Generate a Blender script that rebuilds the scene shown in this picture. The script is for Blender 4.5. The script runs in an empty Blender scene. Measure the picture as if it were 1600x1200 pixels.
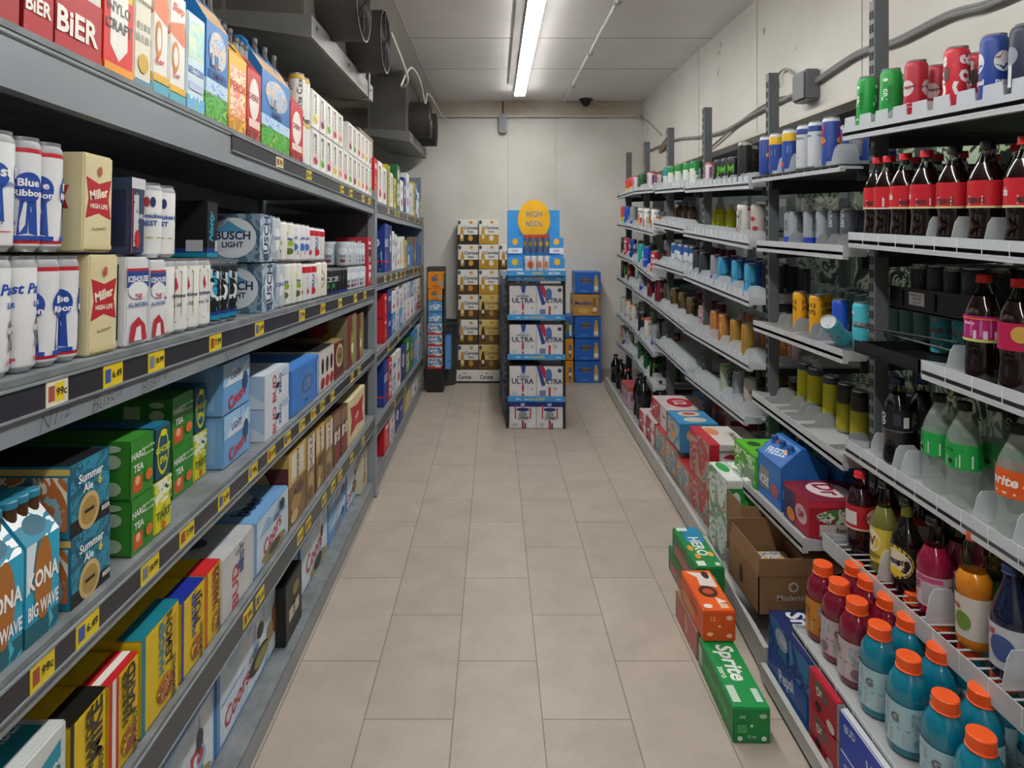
import bpy, bmesh, math, random
from mathutils import Vector, Matrix

# ------------------------------------------------------------------ camera, world, exposure
S = bpy.context.scene
COL = S.collection
F, CX, CY, CH = 1020.0, 773.0, 362.0, 1.67        # focal length in px, vanishing point, camera height (m)
PI = math.pi
cam = bpy.data.objects.new('camera', bpy.data.cameras.new('camera'))
COL.objects.link(cam)
cam.location = (0, 0, CH)
cam.rotation_euler = (PI / 2, 0, 0)
cam.data.sensor_width = 36.0
cam.data.lens = 36.0 * F / 1600.0
cam.data.shift_x = (800 - CX) / 1600.0
cam.data.shift_y = -(600 - CY) / 1600.0
cam.data.clip_start = 0.05
S.camera = cam
S.view_settings.view_transform = 'Standard'
S.view_settings.look = 'None'
S.view_settings.gamma = 1.0
S.view_settings.use_curve_mapping = False
S.view_settings.exposure = 0.0
w = bpy.data.worlds.new('world'); S.world = w; w.use_nodes = True
w.node_tree.nodes['Background'].inputs[0].default_value = (0.80, 0.86, 0.92, 1)
w.node_tree.nodes['Background'].inputs[1].default_value = 0.10
LAMP = 41.0            # emission of the led tubes
SHOP_LAMP = 20.0

R = random.Random(7)

# ------------------------------------------------------------------ measuring helpers
def dY(px, X): return X * F / (px - CX)            # distance of a point seen at column px on the plane x = X
def hz(py, Y): return CH - (py - CY) * Y / F       # height of a point seen at row py at distance Y

# ------------------------------------------------------------------ materials
def lin(h):
    h = h.lstrip('#')
    o = []
    for i in (0, 2, 4):
        c = int(h[i:i+2], 16) / 255.0
        o.append(c / 12.92 if c <= 0.04045 else ((c + 0.055) / 1.055) ** 2.4)
    return (o[0], o[1], o[2], 1.0)
_M = {}
def node_mat(name):
    m = bpy.data.materials.new(name); m.use_nodes = True
    return m, m.node_tree.nodes, m.node_tree.links, m.node_tree.nodes['Principled BSDF']
def mat(h, rough=0.45, metal=0.0, var=0.10, scale=9.0, coat=0.0):
    k = (h, rough, metal, var, scale, coat)
    if k in _M: return _M[k]
    m, N, L, b = node_mat('paint_' + h)
    n = N.new('ShaderNodeTexNoise'); n.inputs['Scale'].default_value = scale; n.inputs['Detail'].default_value = 3
    tc = N.new('ShaderNodeTexCoord'); L.new(tc.outputs['Object'], n.inputs['Vector'])
    c = lin(h)
    r = N.new('ShaderNodeValToRGB')
    r.color_ramp.elements[0].position = 0.3; r.color_ramp.elements[1].position = 0.7
    r.color_ramp.elements[0].color = (c[0]*(1-var), c[1]*(1-var), c[2]*(1-var), 1)
    r.color_ramp.elements[1].color = (min(1, c[0]*(1+var*.5)), min(1, c[1]*(1+var*.5)), min(1, c[2]*(1+var*.5)), 1)
    L.new(n.outputs['Fac'], r.inputs['Fac']); L.new(r.outputs['Color'], b.inputs['Base Color'])
    b.inputs['Roughness'].default_value = rough; b.inputs['Metallic'].default_value = metal
    b.inputs['Coat Weight'].default_value = coat
    _M[k] = m; return m
def art(*cols, scale=26.0, rough=0.4, seed=0.0):
    """busy printed artwork: bands of colour following a distorted noise"""
    k = ('art',) + cols + (scale, rough, seed)
    if k in _M: return _M[k]
    m, N, L, b = node_mat('printed_art')
    n = N.new('ShaderNodeTexNoise'); n.inputs['Scale'].default_value = scale
    n.inputs['Detail'].default_value = 2.5; n.inputs['Distortion'].default_value = 1.3
    tc = N.new('ShaderNodeTexCoord'); mp = N.new('ShaderNodeMapping'); mp.inputs['Location'].default_value = (seed, seed*1.7, seed*.6)
    L.new(tc.outputs['Object'], mp.inputs['Vector']); L.new(mp.outputs['Vector'], n.inputs['Vector'])
    r = N.new('ShaderNodeValToRGB'); r.color_ramp.interpolation = 'CONSTANT'
    E = r.color_ramp.elements
    while len(E) > 1: E.remove(E[0])
    n_ = len(cols)
    E[0].position = 0; E[0].color = lin(cols[0])
    for i in range(1, n_):
        e = E.new(0.36 + 0.28 * (i - 1) / max(1, n_ - 2) if n_ > 2 else 0.5); e.color = lin(cols[i])
    L.new(n.outputs['Fac'], r.inputs['Fac']); L.new(r.outputs['Color'], b.inputs['Base Color'])
    b.inputs['Roughness'].default_value = rough
    _M[k] = m; return m
def clear(h, rough=0.06, ior=1.33, alpha=None, trans=1.0):
    k = ('clear', h, rough, ior, alpha, trans)
    if k in _M: return _M[k]
    m, N, L, b = node_mat('clear_' + h)
    n = N.new('ShaderNodeTexNoise'); n.inputs['Scale'].default_value = 30
    r = N.new('ShaderNodeMapRange'); r.inputs[3].default_value = rough * .7; r.inputs[4].default_value = rough * 1.4
    L.new(n.outputs['Fac'], r.inputs[0]); L.new(r.outputs[0], b.inputs['Roughness'])
    b.inputs['Base Color'].default_value = lin(h)
    b.inputs['Transmission Weight'].default_value = trans; b.inputs['IOR'].default_value = ior
    if alpha is not None: b.inputs['Alpha'].default_value = alpha
    _M[k] = m; return m
def emit(h, s):
    m, N, L, b = node_mat('light_' + h)
    b.inputs['Base Color'].default_value = lin(h)
    b.inputs['Emission Color'].default_value = lin(h); b.inputs['Emission Strength'].default_value = s
    return m
def col(c):
    """a colour code -> material: '#rrggbb' print, '*' glossy metal print, material passes through"""
    if not isinstance(c, str): return c
    if c[0] == '*': return mat(c[1:], rough=0.28, metal=0.35)
    return mat(c)

def wall_mat(name, h, stain, rough=0.5, dirt=0.0, spots=False, seam=None):
    m, N, L, b = node_mat(name)
    tc = N.new('ShaderNodeTexCoord')
    n = N.new('ShaderNodeTexNoise'); n.inputs['Scale'].default_value = 1.3; n.inputs['Detail'].default_value = 6
    L.new(tc.outputs['Object'], n.inputs['Vector'])
    r = N.new('ShaderNodeValToRGB'); c = lin(h); s = lin(stain)
    r.color_ramp.elements[0].position = 0.30; r.color_ramp.elements[0].color = s
    r.color_ramp.elements[1].position = 0.62; r.color_ramp.elements[1].color = c
    L.new(n.outputs['Fac'], r.inputs['Fac'])
    out = r.outputs['Color']
    if spots:
        v = N.new('ShaderNodeTexNoise'); v.inputs['Scale'].default_value = 7; v.inputs['Detail'].default_value = 7
        L.new(tc.outputs['Object'], v.inputs['Vector'])
        q = N.new('ShaderNodeValToRGB'); q.color_ramp.elements[0].position = 0.66; q.color_ramp.elements[1].position = 0.74
        q.color_ramp.elements[0].color = (0, 0, 0, 1); q.color_ramp.elements[1].color = (1, 1, 1, 1)
        L.new(v.outputs['Fac'], q.inputs['Fac'])
        mx = N.new('ShaderNodeMix'); mx.data_type = 'RGBA'
        L.new(q.outputs['Color'], mx.inputs[0]); L.new(out, mx.inputs[6]); mx.inputs[7].default_value = lin('#8d8270')
        out = mx.outputs[2]
    L.new(out, b.inputs['Base Color']); b.inputs['Roughness'].default_value = rough
    bp = N.new('ShaderNodeBump'); bp.inputs['Strength'].default_value = 0.08; bp.inputs['Distance'].default_value = 0.01
    n2 = N.new('ShaderNodeTexNoise'); n2.inputs['Scale'].default_value = 40; L.new(tc.outputs['Object'], n2.inputs['Vector'])
    L.new(n2.outputs['Fac'], bp.inputs['Height']); L.new(bp.outputs['Normal'], b.inputs['Normal'])
    return m
def floor_mat():
    m, N, L, b = node_mat('floor_tiles')
    g = N.new('ShaderNodeNewGeometry'); sp = N.new('ShaderNodeSeparateXYZ'); L.new(g.outputs['Position'], sp.inputs[0])
    ax = N.new('ShaderNodeMath'); ax.operation = 'ADD'; ax.inputs[1].default_value = 0.142 + 0.305 * 20
    ay = N.new('ShaderNodeMath'); ay.operation = 'ADD'; ay.inputs[1].default_value = -2.54 + 0.609 * 20.5
    L.new(sp.outputs['X'], ax.inputs[0]); L.new(sp.outputs['Y'], ay.inputs[0])
    cb = N.new('ShaderNodeCombineXYZ'); L.new(ay.outputs[0], cb.inputs['X']); L.new(ax.outputs[0], cb.inputs['Y'])
    br = N.new('ShaderNodeTexBrick'); L.new(cb.outputs[0], br.inputs['Vector'])
    br.offset = 0.5; br.offset_frequency = 2; br.squash = 1.0
    br.inputs['Scale'].default_value = 1.0; br.inputs['Brick Width'].default_value = 0.609
    br.inputs['Row Height'].default_value = 0.305; br.inputs['Mortar Size'].default_value = 0.0022
    br.inputs['Mortar Smooth'].default_value = 0.1; br.inputs['Bias'].default_value = 0.0
    br.inputs['Color1'].default_value = lin('#b3a89c'); br.inputs['Color2'].default_value = lin('#aa9f93')
    br.inputs['Mortar'].default_value = lin('#7b7268')
    n = N.new('ShaderNodeTexNoise'); n.inputs['Scale'].default_value = 5.0; n.inputs['Detail'].default_value = 8; n.inputs['Roughness'].default_value = 0.65
    L.new(g.outputs['Position'], n.inputs['Vector'])
    mr = N.new('ShaderNodeMapRange'); mr.inputs[1].default_value = .3; mr.inputs[2].default_value = .7
    mr.inputs[3].default_value = 0.86; mr.inputs[4].default_value = 1.08; L.new(n.outputs['Fac'], mr.inputs[0])
    mx = N.new('ShaderNodeMix'); mx.data_type = 'RGBA'; mx.blend_type = 'MULTIPLY'; mx.inputs[0].default_value = 1.0
    L.new(br.outputs['Color'], mx.inputs[6]); L.new(mr.outputs[0], mx.inputs[7]); L.new(mx.outputs[2], b.inputs['Base Color'])
    b.inputs['Roughness'].default_value = 0.42
    bp = N.new('ShaderNodeBump'); bp.inputs['Strength'].default_value = 0.25; bp.inputs['Distance'].default_value = 0.002; bp.invert = True
    L.new(br.outputs['Fac'], bp.inputs['Height']); L.new(bp.outputs['Normal'], b.inputs['Normal'])
    return m

# ------------------------------------------------------------------ mesh builder
class MB:
    def __init__(s): s.v = []; s.f = []; s.m = []; s.mats = []; s.sm = []
    def mi(s, m):
        m = col(m)
        if m not in s.mats: s.mats.append(m)
        return s.mats.index(m)
    def add(s, vs, fs, m, smooth=False):
        o = len(s.v); s.v += [tuple(p) for p in vs]; i = s.mi(m)
        for f in fs: s.f.append([o + k for k in f]); s.m.append(i); s.sm.append(smooth)
    def box(s, x0, x1, y0, y1, z0, z1, m, rot=None):
        vs = [(x, y, z) for z in (z0, z1) for y in (y0, y1) for x in (x0, x1)]
        if rot: vs = [rot @ Vector(p) for p in vs]
        s.add(vs, [(0,2,3,1),(4,5,7,6),(0,1,5,4),(2,6,7,3),(0,4,6,2),(1,3,7,5)], m)
    def rbox(s, x0, x1, y0, y1, z0, z1, m, r=0.004, seg=2, top=None):
        """box with rounded edges"""
        bm = bmesh.new(); bmesh.ops.create_cube(bm, size=1)
        for v in bm.verts:
            v.co = Vector((x0 + (v.co.x + .5) * (x1 - x0), y0 + (v.co.y + .5) * (y1 - y0), z0 + (v.co.z + .5) * (z1 - z0)))
        r = min(r, (x1-x0)*.3, (y1-y0)*.3, (z1-z0)*.3)
        bmesh.ops.bevel(bm, geom=bm.edges[:], offset=r, segments=seg, affect='EDGES')
        bm.verts.index_update(); bm.normal_update()
        vs = [v.co[:] for v in bm.verts]
        a = [[v.index for v in f.verts] for f in bm.faces if not (top and f.normal.z > .9)]
        t = [[v.index for v in f.verts] for f in bm.faces if (top and f.normal.z > .9)]
        s.add(vs, a, m, True)
        if t: s.add(vs, t, top, True)
        bm.free()
    def lathe(s, prof, m, n=24, cx=0, cy=0, smooth=True, cap0=True, cap1=True):
        """prof [(r, z)] ; m one material or one per ring"""
        vs = []
        for r, z in prof:
            vs += [(cx + r * math.cos(2*PI*k/n), cy + r * math.sin(2*PI*k/n), z) for k in range(n)]
        ms = m if isinstance(m, list) else [m] * (len(prof) - 1)
        o = len(s.v); s.v += vs
        for i in range(len(prof) - 1):
            ix = s.mi(ms[i])
            for k in range(n):
                k2 = (k + 1) % n
                s.f.append([o+i*n+k, o+i*n+k2, o+(i+1)*n+k2, o+(i+1)*n+k]); s.m.append(ix); s.sm.append(smooth)
        if cap0: s.f.append([o + k for k in reversed(range(n))]); s.m.append(s.mi(ms[0])); s.sm.append(False)
        if cap1: s.f.append([o + (len(prof)-1)*n + k for k in range(n)]); s.m.append(s.mi(ms[-1])); s.sm.append(False)
    def prism(s, poly, axis, a0, a1, m):
        """extrude a 2-D outline along an axis (0 x, 1 y, 2 z)"""
        def P(u, v, a): return [(a, u, v), (u, a, v), (u, v, a)][axis]
        n = len(poly)
        vs = [P(u, v, a0) for u, v in poly] + [P(u, v, a1) for u, v in poly]
        fs = [list(range(n))[::-1], list(range(n, 2*n))] + [[i, (i+1) % n, n+(i+1) % n, n+i] for i in range(n)]
        s.add(vs, fs, m)
    def tube(s, pts, r, m, n=8):
        pts = [Vector(p) for p in pts]
        o = len(s.v); ix = s.mi(m)
        for i, p in enumerate(pts):
            d = (pts[min(i+1, len(pts)-1)] - pts[max(i-1, 0)]).normalized()
            up = Vector((0, 0, 1)) if abs(d.z) < .9 else Vector((1, 0, 0))
            a = d.cross(up).normalized(); b = d.cross(a).normalized()
            s.v += [tuple(p + a * r * math.cos(2*PI*k/n) + b * r * math.sin(2*PI*k/n)) for k in range(n)]
        for i in range(len(pts) - 1):
            for k in range(n):
                k2 = (k+1) % n
                s.f.append([o+i*n+k, o+i*n+k2, o+(i+1)*n+k2, o+(i+1)*n+k]); s.m.append(ix); s.sm.append(True)
        s.f.append([o+k for k in range(n)]); s.m.append(ix); s.sm.append(False)
        s.f.append([o+(len(pts)-1)*n+k for k in range(n)]); s.m.append(ix); s.sm.append(False)
    def mesh(s, name):
        me = bpy.data.meshes.new(name)
        me.from_pydata(s.v, [], s.f)
        for m in s.mats: me.materials.append(m)
        me.polygons.foreach_set('material_index', s.m)
        me.polygons.foreach_set('use_smooth', s.sm)
        bm = bmesh.new(); bm.from_mesh(me)
        bmesh.ops.recalc_face_normals(bm, faces=[f for f in bm.faces if not f.tag])
        bm.to_mesh(me); bm.free()
        if any(s.sm): me.set_sharp_from_angle(angle=math.radians(38))
        me.update(); return me
    def build(s, name, parent=None, loc=None, rot=0.0):
        o = bpy.data.objects.new(name, s.mesh(name)); COL.objects.link(o)
        if parent: o.parent = parent
        if loc: o.location = loc
        if rot: o.rotation_euler = (0, 0, rot)
        return o

def tag(o, label=None, cat=None, group=None, kind=None):
    if label: o['label'] = label
    if cat: o['category'] = cat
    if group: o['group'] = group
    if kind: o['kind'] = kind
    return o
def empty(name, loc=(0, 0, 0), rz=0.0, parent=None):
    o = bpy.data.objects.new(name, None); COL.objects.link(o); o.location = loc; o.rotation_euler = (0, 0, rz)
    o.empty_display_size = 0.05
    if parent: o.parent = parent
    return o
def struct(name, mb): return tag(mb.build(name), kind='structure')

# ------------------------------------------------------------------ printed graphics
_T = {}
def text2d(t, bold=0.03, shear=0.0):
    """outline text filled as triangles; cap height 1, centred"""
    k = (t, bold, shear)
    if k in _T: return _T[k]
    cu = bpy.data.curves.new('lettering', 'FONT'); cu.body = t; cu.offset = bold; cu.resolution_u = 2; cu.shear = shear
    ob = bpy.data.objects.new('lettering', cu)
    me = bpy.data.meshes.new_from_object(ob)
    vs = [(v.co.x, v.co.y) for v in me.vertices]; fs = [list(p.vertices) for p in me.polygons]
    bpy.data.meshes.remove(me); bpy.data.objects.remove(ob); bpy.data.curves.remove(cu)
    x0 = min(a for a, b in vs); x1 = max(a for a, b in vs); z0 = min(b for a, b in vs); z1 = max(b for a, b in vs)
    h = max(z1 - z0, 1e-3)
    vs = [((a - (x0+x1)/2) / h, (b - (z0+z1)/2) / h) for a, b in vs]
    _T[k] = (vs, fs, (x1 - x0) / h); return _T[k]
def draw(mb, items, W, H, to3):
    """items in face-fraction coordinates; to3(u metres, v metres, layer) -> point"""
    for i, it in enumerate(items):
        k = it[0]; lay = i + 1
        if k == 'r':
            x0, x1, z0, z1, c = it[1:6]
            n = max(1, int(abs(x1 - x0) * W / 0.02)) if W > 0 else 1
            n = min(n, 40)
            vs = []
            for j in range(n + 1):
                x = (x0 + (x1 - x0) * j / n) * W
                vs += [to3(x, z0 * H, lay), to3(x, z1 * H, lay)]
            mb.add(vs, [(2*j, 2*j+2, 2*j+3, 2*j+1) for j in range(n)], c)
        elif k == 'e':
            cx, cz, rx, rz, c = it[1:6]; n = 20
            vs = [to3(cx * W, cz * H, lay)]
            for q in (.5, 1.0):
                vs += [to3((cx + rx*q*math.cos(2*PI*j/n)) * W, (cz + rz*q*math.sin(2*PI*j/n)) * H, lay) for j in range(n)]
            fs = [(0, 1+j, 1+(j+1) % n) for j in range(n)] + [(1+j, 1+n+j, 1+n+(j+1) % n, 1+(j+1) % n) for j in range(n)]
            mb.add(vs, fs, c)
        elif k == 'p':
            pts, c = it[1], it[2]
            mb.add([to3(x*W, z*H, lay) for x, z in pts], [list(range(len(pts)))], c)
        elif k == 't':
            t, cx, cz, h, c = it[1:6]; rot = it[6] if len(it) > 6 else 0; sh = it[7] if len(it) > 7 else 0.0
            vs, fs, asp = text2d(t, 0.03, sh)
            hh = h * H; mw = (W * min(.92, 1.94*cx, 1.94*(1-cx)) if rot != 1 else H * min(.92, 1.94*cz, 1.94*(1-cz))) * (it[8] if len(it) > 8 else 1)
            sx = hh if asp * hh <= mw else mw / asp
            sz = hh if asp * hh <= mw else max(mw / asp, hh * .6)
            out = []
            for a, b in vs:
                a, b = a * sx, b * sz
                if rot == 1: a, b = -b, a
                elif rot: 
                    ca, sa = math.cos(rot), math.sin(rot); a, b = a*ca - b*sa, a*sa + b*ca
                out.append(to3(cx*W + a, cz*H + b, lay))
            mb.add(out, fs, c)
LIFT = 0.00045
def carton_mesh(w, d, h, D, shape='box'):
    mb = MB()
    base = D['base']; top = D.get('top', base)
    if shape == 'carrier':
        hb = h * .70; t = .012
        mb.prism([(0, 0), (d, 0), (d, hb), (d/2 + t, h), (d/2 - t, h), (0, hb)], 0, 0, w, base)
    else:
        hb = h
        mb.rbox(0, w, 0, d, 0, h, base, r=.0035, top=top)
    draw(mb, D.get('front', []), w, hb, lambda u, v, k: (u, -LIFT*k, v))
    draw(mb, D.get('end', D.get('front', [])), d, hb, lambda u, v, k: (-LIFT*k, d - u, v))
    draw(mb, D.get('end', D.get('front', [])), d, hb, lambda u, v, k: (w + LIFT*k, u, v))
    if shape == 'box': draw(mb, D.get('topd', []), w, d, lambda u, v, k: (u, v, h + LIFT*k))
    if shape == 'carrier':
        L = math.hypot(d/2 - t, h - hb); a = math.atan2(h - hb, d/2 - t)
        sl = D.get('slope', [('e', .5, .72, .22, .10, '#1a1a1a')])
        draw(mb, sl, w, L, lambda u, v, k: (u, v*math.cos(a) - LIFT*k*math.sin(a), hb + v*math.sin(a) + LIFT*k*math.cos(a)))
    return mb

def wrap(r, z0, rot=0.0):
    def f(u, v, k):
        a = -PI/2 + u / r + rot; rr = r + LIFT * k
        return (rr * math.cos(a), rr * math.sin(a), z0 + v)
    return f
def can_meshes(r, h, D):
    """aluminium can: shaped body with printed wrap, silver shoulder and rimmed lid"""
    mb = MB(); b = D['base']; silver = mat('#b9bdc2', .3, .8)
    zs = [(r*.72, 0), (r*.8, .004), (r*.98, h*.05), (r, h*.07)]
    ms = [silver, silver, b]
    bands = D.get('bands', [])
    edges = sorted({.07, .90} | {q for z0, z1, _ in bands for q in (z0, z1)})
    for e0, e1 in zip(edges[:-1], edges[1:]):
        c = b
        for z0, z1, cc in bands:
            if z0 - 1e-6 <= e0 and e1 <= z1 + 1e-6: c = cc
        zs.append((r, h*e1)); ms.append(c)
    sc = D.get('shoulder', b)
    zs += [(r*.93, h*.945), (r*.83, h*.97)]; ms += [sc, sc]
    mb.lathe(zs, ms, n=22, cap1=True)
    n = D.get('rep', 3); per = 2*PI*r / n
    for k in range(n):
        draw(mb, D.get('front', []), per, h, (lambda f, p: (lambda u, v, l: f(u - p/2, v, l)))(wrap(r, 0, 2*PI*k/n), per))
    lid = MB()
    lid.lathe([(r*.84, h*.965), (r*.86, h*.985), (r*.86, h), (r*.80, h), (r*.78, h*.98), (0.001, h*.978)], silver, n=22, cap0=False, cap1=False)
    lid.rbox(-r*.22, r*.22, -r*.5, r*.12, h*.978, h*.988, silver, r=.001, seg=1)
    return mb.mesh('can_body'), [('can_lid', lid.mesh('can_lid'))]

PROF = {
 'soda': [(.0, .012), (.55, .0), (.80, .004), (.93, .03), (.98, .10), (.93, .20), (.90, .30), (.96, .36), (1, .385), (1, .58), (.98, .62), (.86, .70), (.62, .79), (.42, .86), (.31, .905), (.29, .95)],
 'sport': [(.0, .01), (.70, .0), (.9, .012), (.98, .05), (.95, .09), (1, .13), (1, .20), (.96, .22), (1, .24), (1, .52), (.95, .55), (1, .585), (.99, .66), (.90, .75), (.70, .82), (.55, .86), (.50, .90)],
 'wine': [(.0, .01), (.8, .0), (.97, .02), (1, .06), (1, .50), (.95, .56), (.66, .66), (.42, .74), (.33, .84), (.30, .95)],
 'glass': [(.0, .01), (.8, .0), (.97, .02), (1, .06), (1, .50), (.95, .57), (.72, .68), (.50, .78), (.36, .88), (.33, .94)],
 'ringed': [(.0, .01), (.8, .0), (.96, .03), (1, .08), (.9, .22), (.9, .45), (1, .52), (.98, .60), (.6, .68), (.62, .76), (.50, .80), (.58, .86), (.42, .92), (.38, .95)],
}
def bottle_meshes(r, h, D):
    p = [(max(a*r, .0005), b*h) for a, b in PROF[D.get('prof', 'soda')]]
    fill = D.get('fill', .78); liq = col(D['base']); shell = D.get('shell')
    shell = clear('#f4f7f6', .05, 1.2) if shell is None else col(shell)
    prof = []; ms = []
    for i, (a, z) in enumerate(p):
        if i and p[i-1][1] < fill*h < z:
            t = (fill*h - p[i-1][1]) / (z - p[i-1][1]); prof.append((p[i-1][0] + t*(a - p[i-1][0]), fill*h)); ms.append(liq)
        if i: ms.append(liq if z <= fill*h else shell)
        prof.append((a, z))
    mb = MB(); mb.lathe(prof, ms, n=24, cap0=False)
    body = mb.mesh('bottle_body')
    kids = []
    z0, z1 = D.get('lab', (.385, .58))
    lb = MB(); rl = r*1.008
    lb.lathe([(rl, z0*h), (rl, z1*h)], D.get('label', '#c8102e'), n=24, cap0=False, cap1=False)
    n = D.get('rep', 2); per = 2*PI*rl / n
    for k in range(n):
        draw(lb, D.get('front', []), per, (z1 - z0)*h, (lambda f, p_: (lambda u, v, l: f(u - p_/2, v, l)))(wrap(rl, z0*h, 2*PI*k/n), per))
    kids.append(('label', lb.mesh('label')))
    cr = r * D.get('capr', .42); c0, c1 = D.get('capz', (.925, 1.0))
    cp = MB()
    pr = [(cr*1.06, c0*h), (cr*1.06, c0*h + .003), (cr, c0*h + .004), (cr, c1*h - .002), (cr*.93, c1*h), (.0005, c1*h)]
    cp.lathe(pr, D.get('cap', '#d0021b'), n=20, cap1=False)
    kids.append(('cap', cp.mesh('cap')))
    return body, kids

# ------------------------------------------------------------------ things: one record per kind and size, copied for each instance
_P = {}
ITEMS = []
def spawn(name, body, kids, loc, rz, look, cat, where, order, tilt=None):
    o = bpy.data.objects.new(name, body); COL.objects.link(o)
    o.location = loc
    if isinstance(tilt, float): o.rotation_euler = (Matrix.Rotation(tilt, 3, 'X') @ Matrix.Rotation(rz, 3, 'Z')).to_euler()
    else: o.rotation_euler = tilt if tilt else (0, 0, rz)
    for kn, km in kids:
        c = bpy.data.objects.new(kn, km); COL.objects.link(c); c.parent = o
    o['category'] = cat
    ITEMS.append((o, look, where, order))
    return o
def carton(D, w, d, h, loc, rz, where, order, shape='box', name=None, tilt=None):
    k = ('box', D['id'], round(w, 3), round(d, 3), round(h, 3), shape)
    if k not in _P:
        kids = []
        if shape == 'carrier':
            hb = h*.66
            for i in range(3):
                for j in (0, 1):
                    nb = MB(); cx = w*(.17 + .33*i); cy = d*(.30 + .40*j)
                    nb.lathe([(.014, hb*.9), (.013, h*.90), (.0125, h*.96)], D.get('neck', '#3a2410'), n=12, cx=cx, cy=cy)
                    nb.lathe([(.0145, h*.955), (.0145, h*1.0), (.012, h*1.01)], D.get('caps', '#20242a'), n=12, cx=cx, cy=cy)
                    kids.append(('bottle_neck', nb.mesh('bottle_neck')))
        _P[k] = (carton_mesh(w, d, h, D, shape).mesh('carton'), kids)
    b, ks = _P[k]
    return spawn(name or ('bottle_carrier' if shape == 'carrier' else 'drink_carton'), b, ks, loc, rz, D['look'], 'box' if shape == 'box' else 'bottle carrier', where, order, tilt)
def can(D, r, h, loc, rz, where, order, tilt=None):
    k = ('can', D['id'], r, h)
    if k not in _P: _P[k] = can_meshes(r, h, D)
    b, ks = _P[k]
    return spawn('drink_can', b, ks, loc, rz, D['look'], 'can', where, order, tilt)
def bottle(D, r, h, loc, rz, where, order, tilt=None):
    k = ('bottle', D['id'], r, h)
    if k not in _P: _P[k] = bottle_meshes(r, h, D)
    b, ks = _P[k]
    return spawn('drink_bottle', b, ks, loc, rz, D['look'], 'bottle', where, order, tilt)
ORD = ['nearest', 'second nearest', 'third nearest', 'fourth nearest', 'fifth nearest', 'sixth nearest', 'seventh nearest', 'eighth nearest',
       'ninth nearest', 'tenth nearest', 'eleventh nearest', 'twelfth nearest', 'thirteenth nearest', 'fourteenth nearest', 'fifteenth nearest']
NUM = 'zero one two three four five six seven eight nine ten eleven twelve thirteen fourteen fifteen'.split()
def finish_labels():
    g = {}
    for o, look, where, order in ITEMS: g.setdefault((look, where), []).append((order, o))
    for (look, where), L in g.items():
        L.sort(key=lambda t: t[0])
        for i, (_, o) in enumerate(L):
            n = len(L)
            if n == 1: s = look + ', on ' + where
            elif n == 2: s = look + (', nearer' if i == 0 else ', farther') + ' of two, ' + where
            else: s = look + ', ' + ORD[min(i, 14)] + ', ' + where
            o['label'] = s; o['group'] = 'packages on ' + where
            nw = len([x for x in s.replace('-', ' ').split()])
            if nw > 16: print('LONG', nw, s)
# ------------------------------------------------------------------ designs of the packages
def ribbon(cx, cz, s, c1='#1f4aa0', c2='#f2f2f2', c3='#c8202f'):
    return [('p', [(cx-.28*s, cz-.42*s), (cx-.2*s, cz-.06*s), (cx+.04*s, cz-.06*s), (cx-.02*s, cz-.40*s)], c1),
            ('p', [(cx+.28*s, cz-.42*s), (cx+.2*s, cz-.06*s), (cx-.04*s, cz-.06*s), (cx+.02*s, cz-.40*s)], c1),
            ('e', cx, cz, .40*s, .13*s, c1)]
D = {}
def d(id, look, base, **k): D[id] = dict(id=id, look=look, base=base, **k)

# ---- left rack, top shelf
d('cream_red', 'cream carton with red lower band', '#d9d4c9',
  front=[('r',0,1,0,.42,'#b6222c'), ('r',.02,.55,.5,.98,art('#d8d2c6','#6f6a63','#b7b1a5','#9d3030',scale=30)), ('r',.55,.98,.5,.98,'#e8e6e0'), ('e',.76,.72,.16,.12,'#8aa3cc'), ('t','BiER',.46,.2,.17,'#f4ece4')],
  end=[('r',0,1,0,.42,'#8e1620'), ('t','BOOR',.5,.22,.16,'#f4ece4'), ('r',.1,.9,.5,.95,art('#d8d2c6','#6f6a63','#b7b1a5',scale=30))])
d('red_cart', 'dark red carton with pale script', '#a81f2b',
  front=[('r',0,1,.45,1,'#d8d5cd'), ('t','BOOK',.5,.25,.16,'#f1e9e2'), ('e',.5,.72,.3,.16,'#a81f2b')])
d('yellow_red', 'yellow and red carton with white shield', '#f0c400',
  front=[('r',0,1,0,.55,'#e02a2a'), ('p',[(.2,.56),(.5,.66),(.8,.56),(.8,.2),(.5,.1),(.2,.2)],'#f0eee6'), ('t','NYLO',.5,.46,.08,'#5a5a5a'), ('t','CRAFT',.5,.34,.08,'#5a5a5a'), ('e',.6,.82,.22,.12,'#b8a7cc'), ('r',0,1,0,.07,'#f2a023')])
d('pale_list', 'pale carton with fine grey print', '#e9e4cf',
  front=[('r',.0,1,.88,1,'#efe08a'), ('t','NUTRITION',.5,.7,.05,'#777777'), ('t','ll l ll ll',.5,.5,.06,'#8d8d8d'), ('t','lll ll lll l',.5,.4,.06,'#9a9a9a'), ('e',.5,.2,.3,.08,'#d8b24a'), ('r',0,1,0,.06,'#5e8fa0')])
d('white_orange', 'white carton with orange script', '#efece6',
  front=[('p',[(0,.7),(.9,.78),(1,.6),(.9,.55),(0,.62)],'#f07a4a'), ('t','Slurp',.5,.86,.10,'#f2643a',0,.3), ('e',.35,.42,.22,.14,'#e08a2e'), ('e',.35,.42,.14,.09,'#efece6'), ('r',0,1,.1,.16,'#e8b93c'), ('r',0,1,0,.09,'#57b2c8'), ('t','Keg',.4,.25,.07,'#cc4433')])
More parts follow.
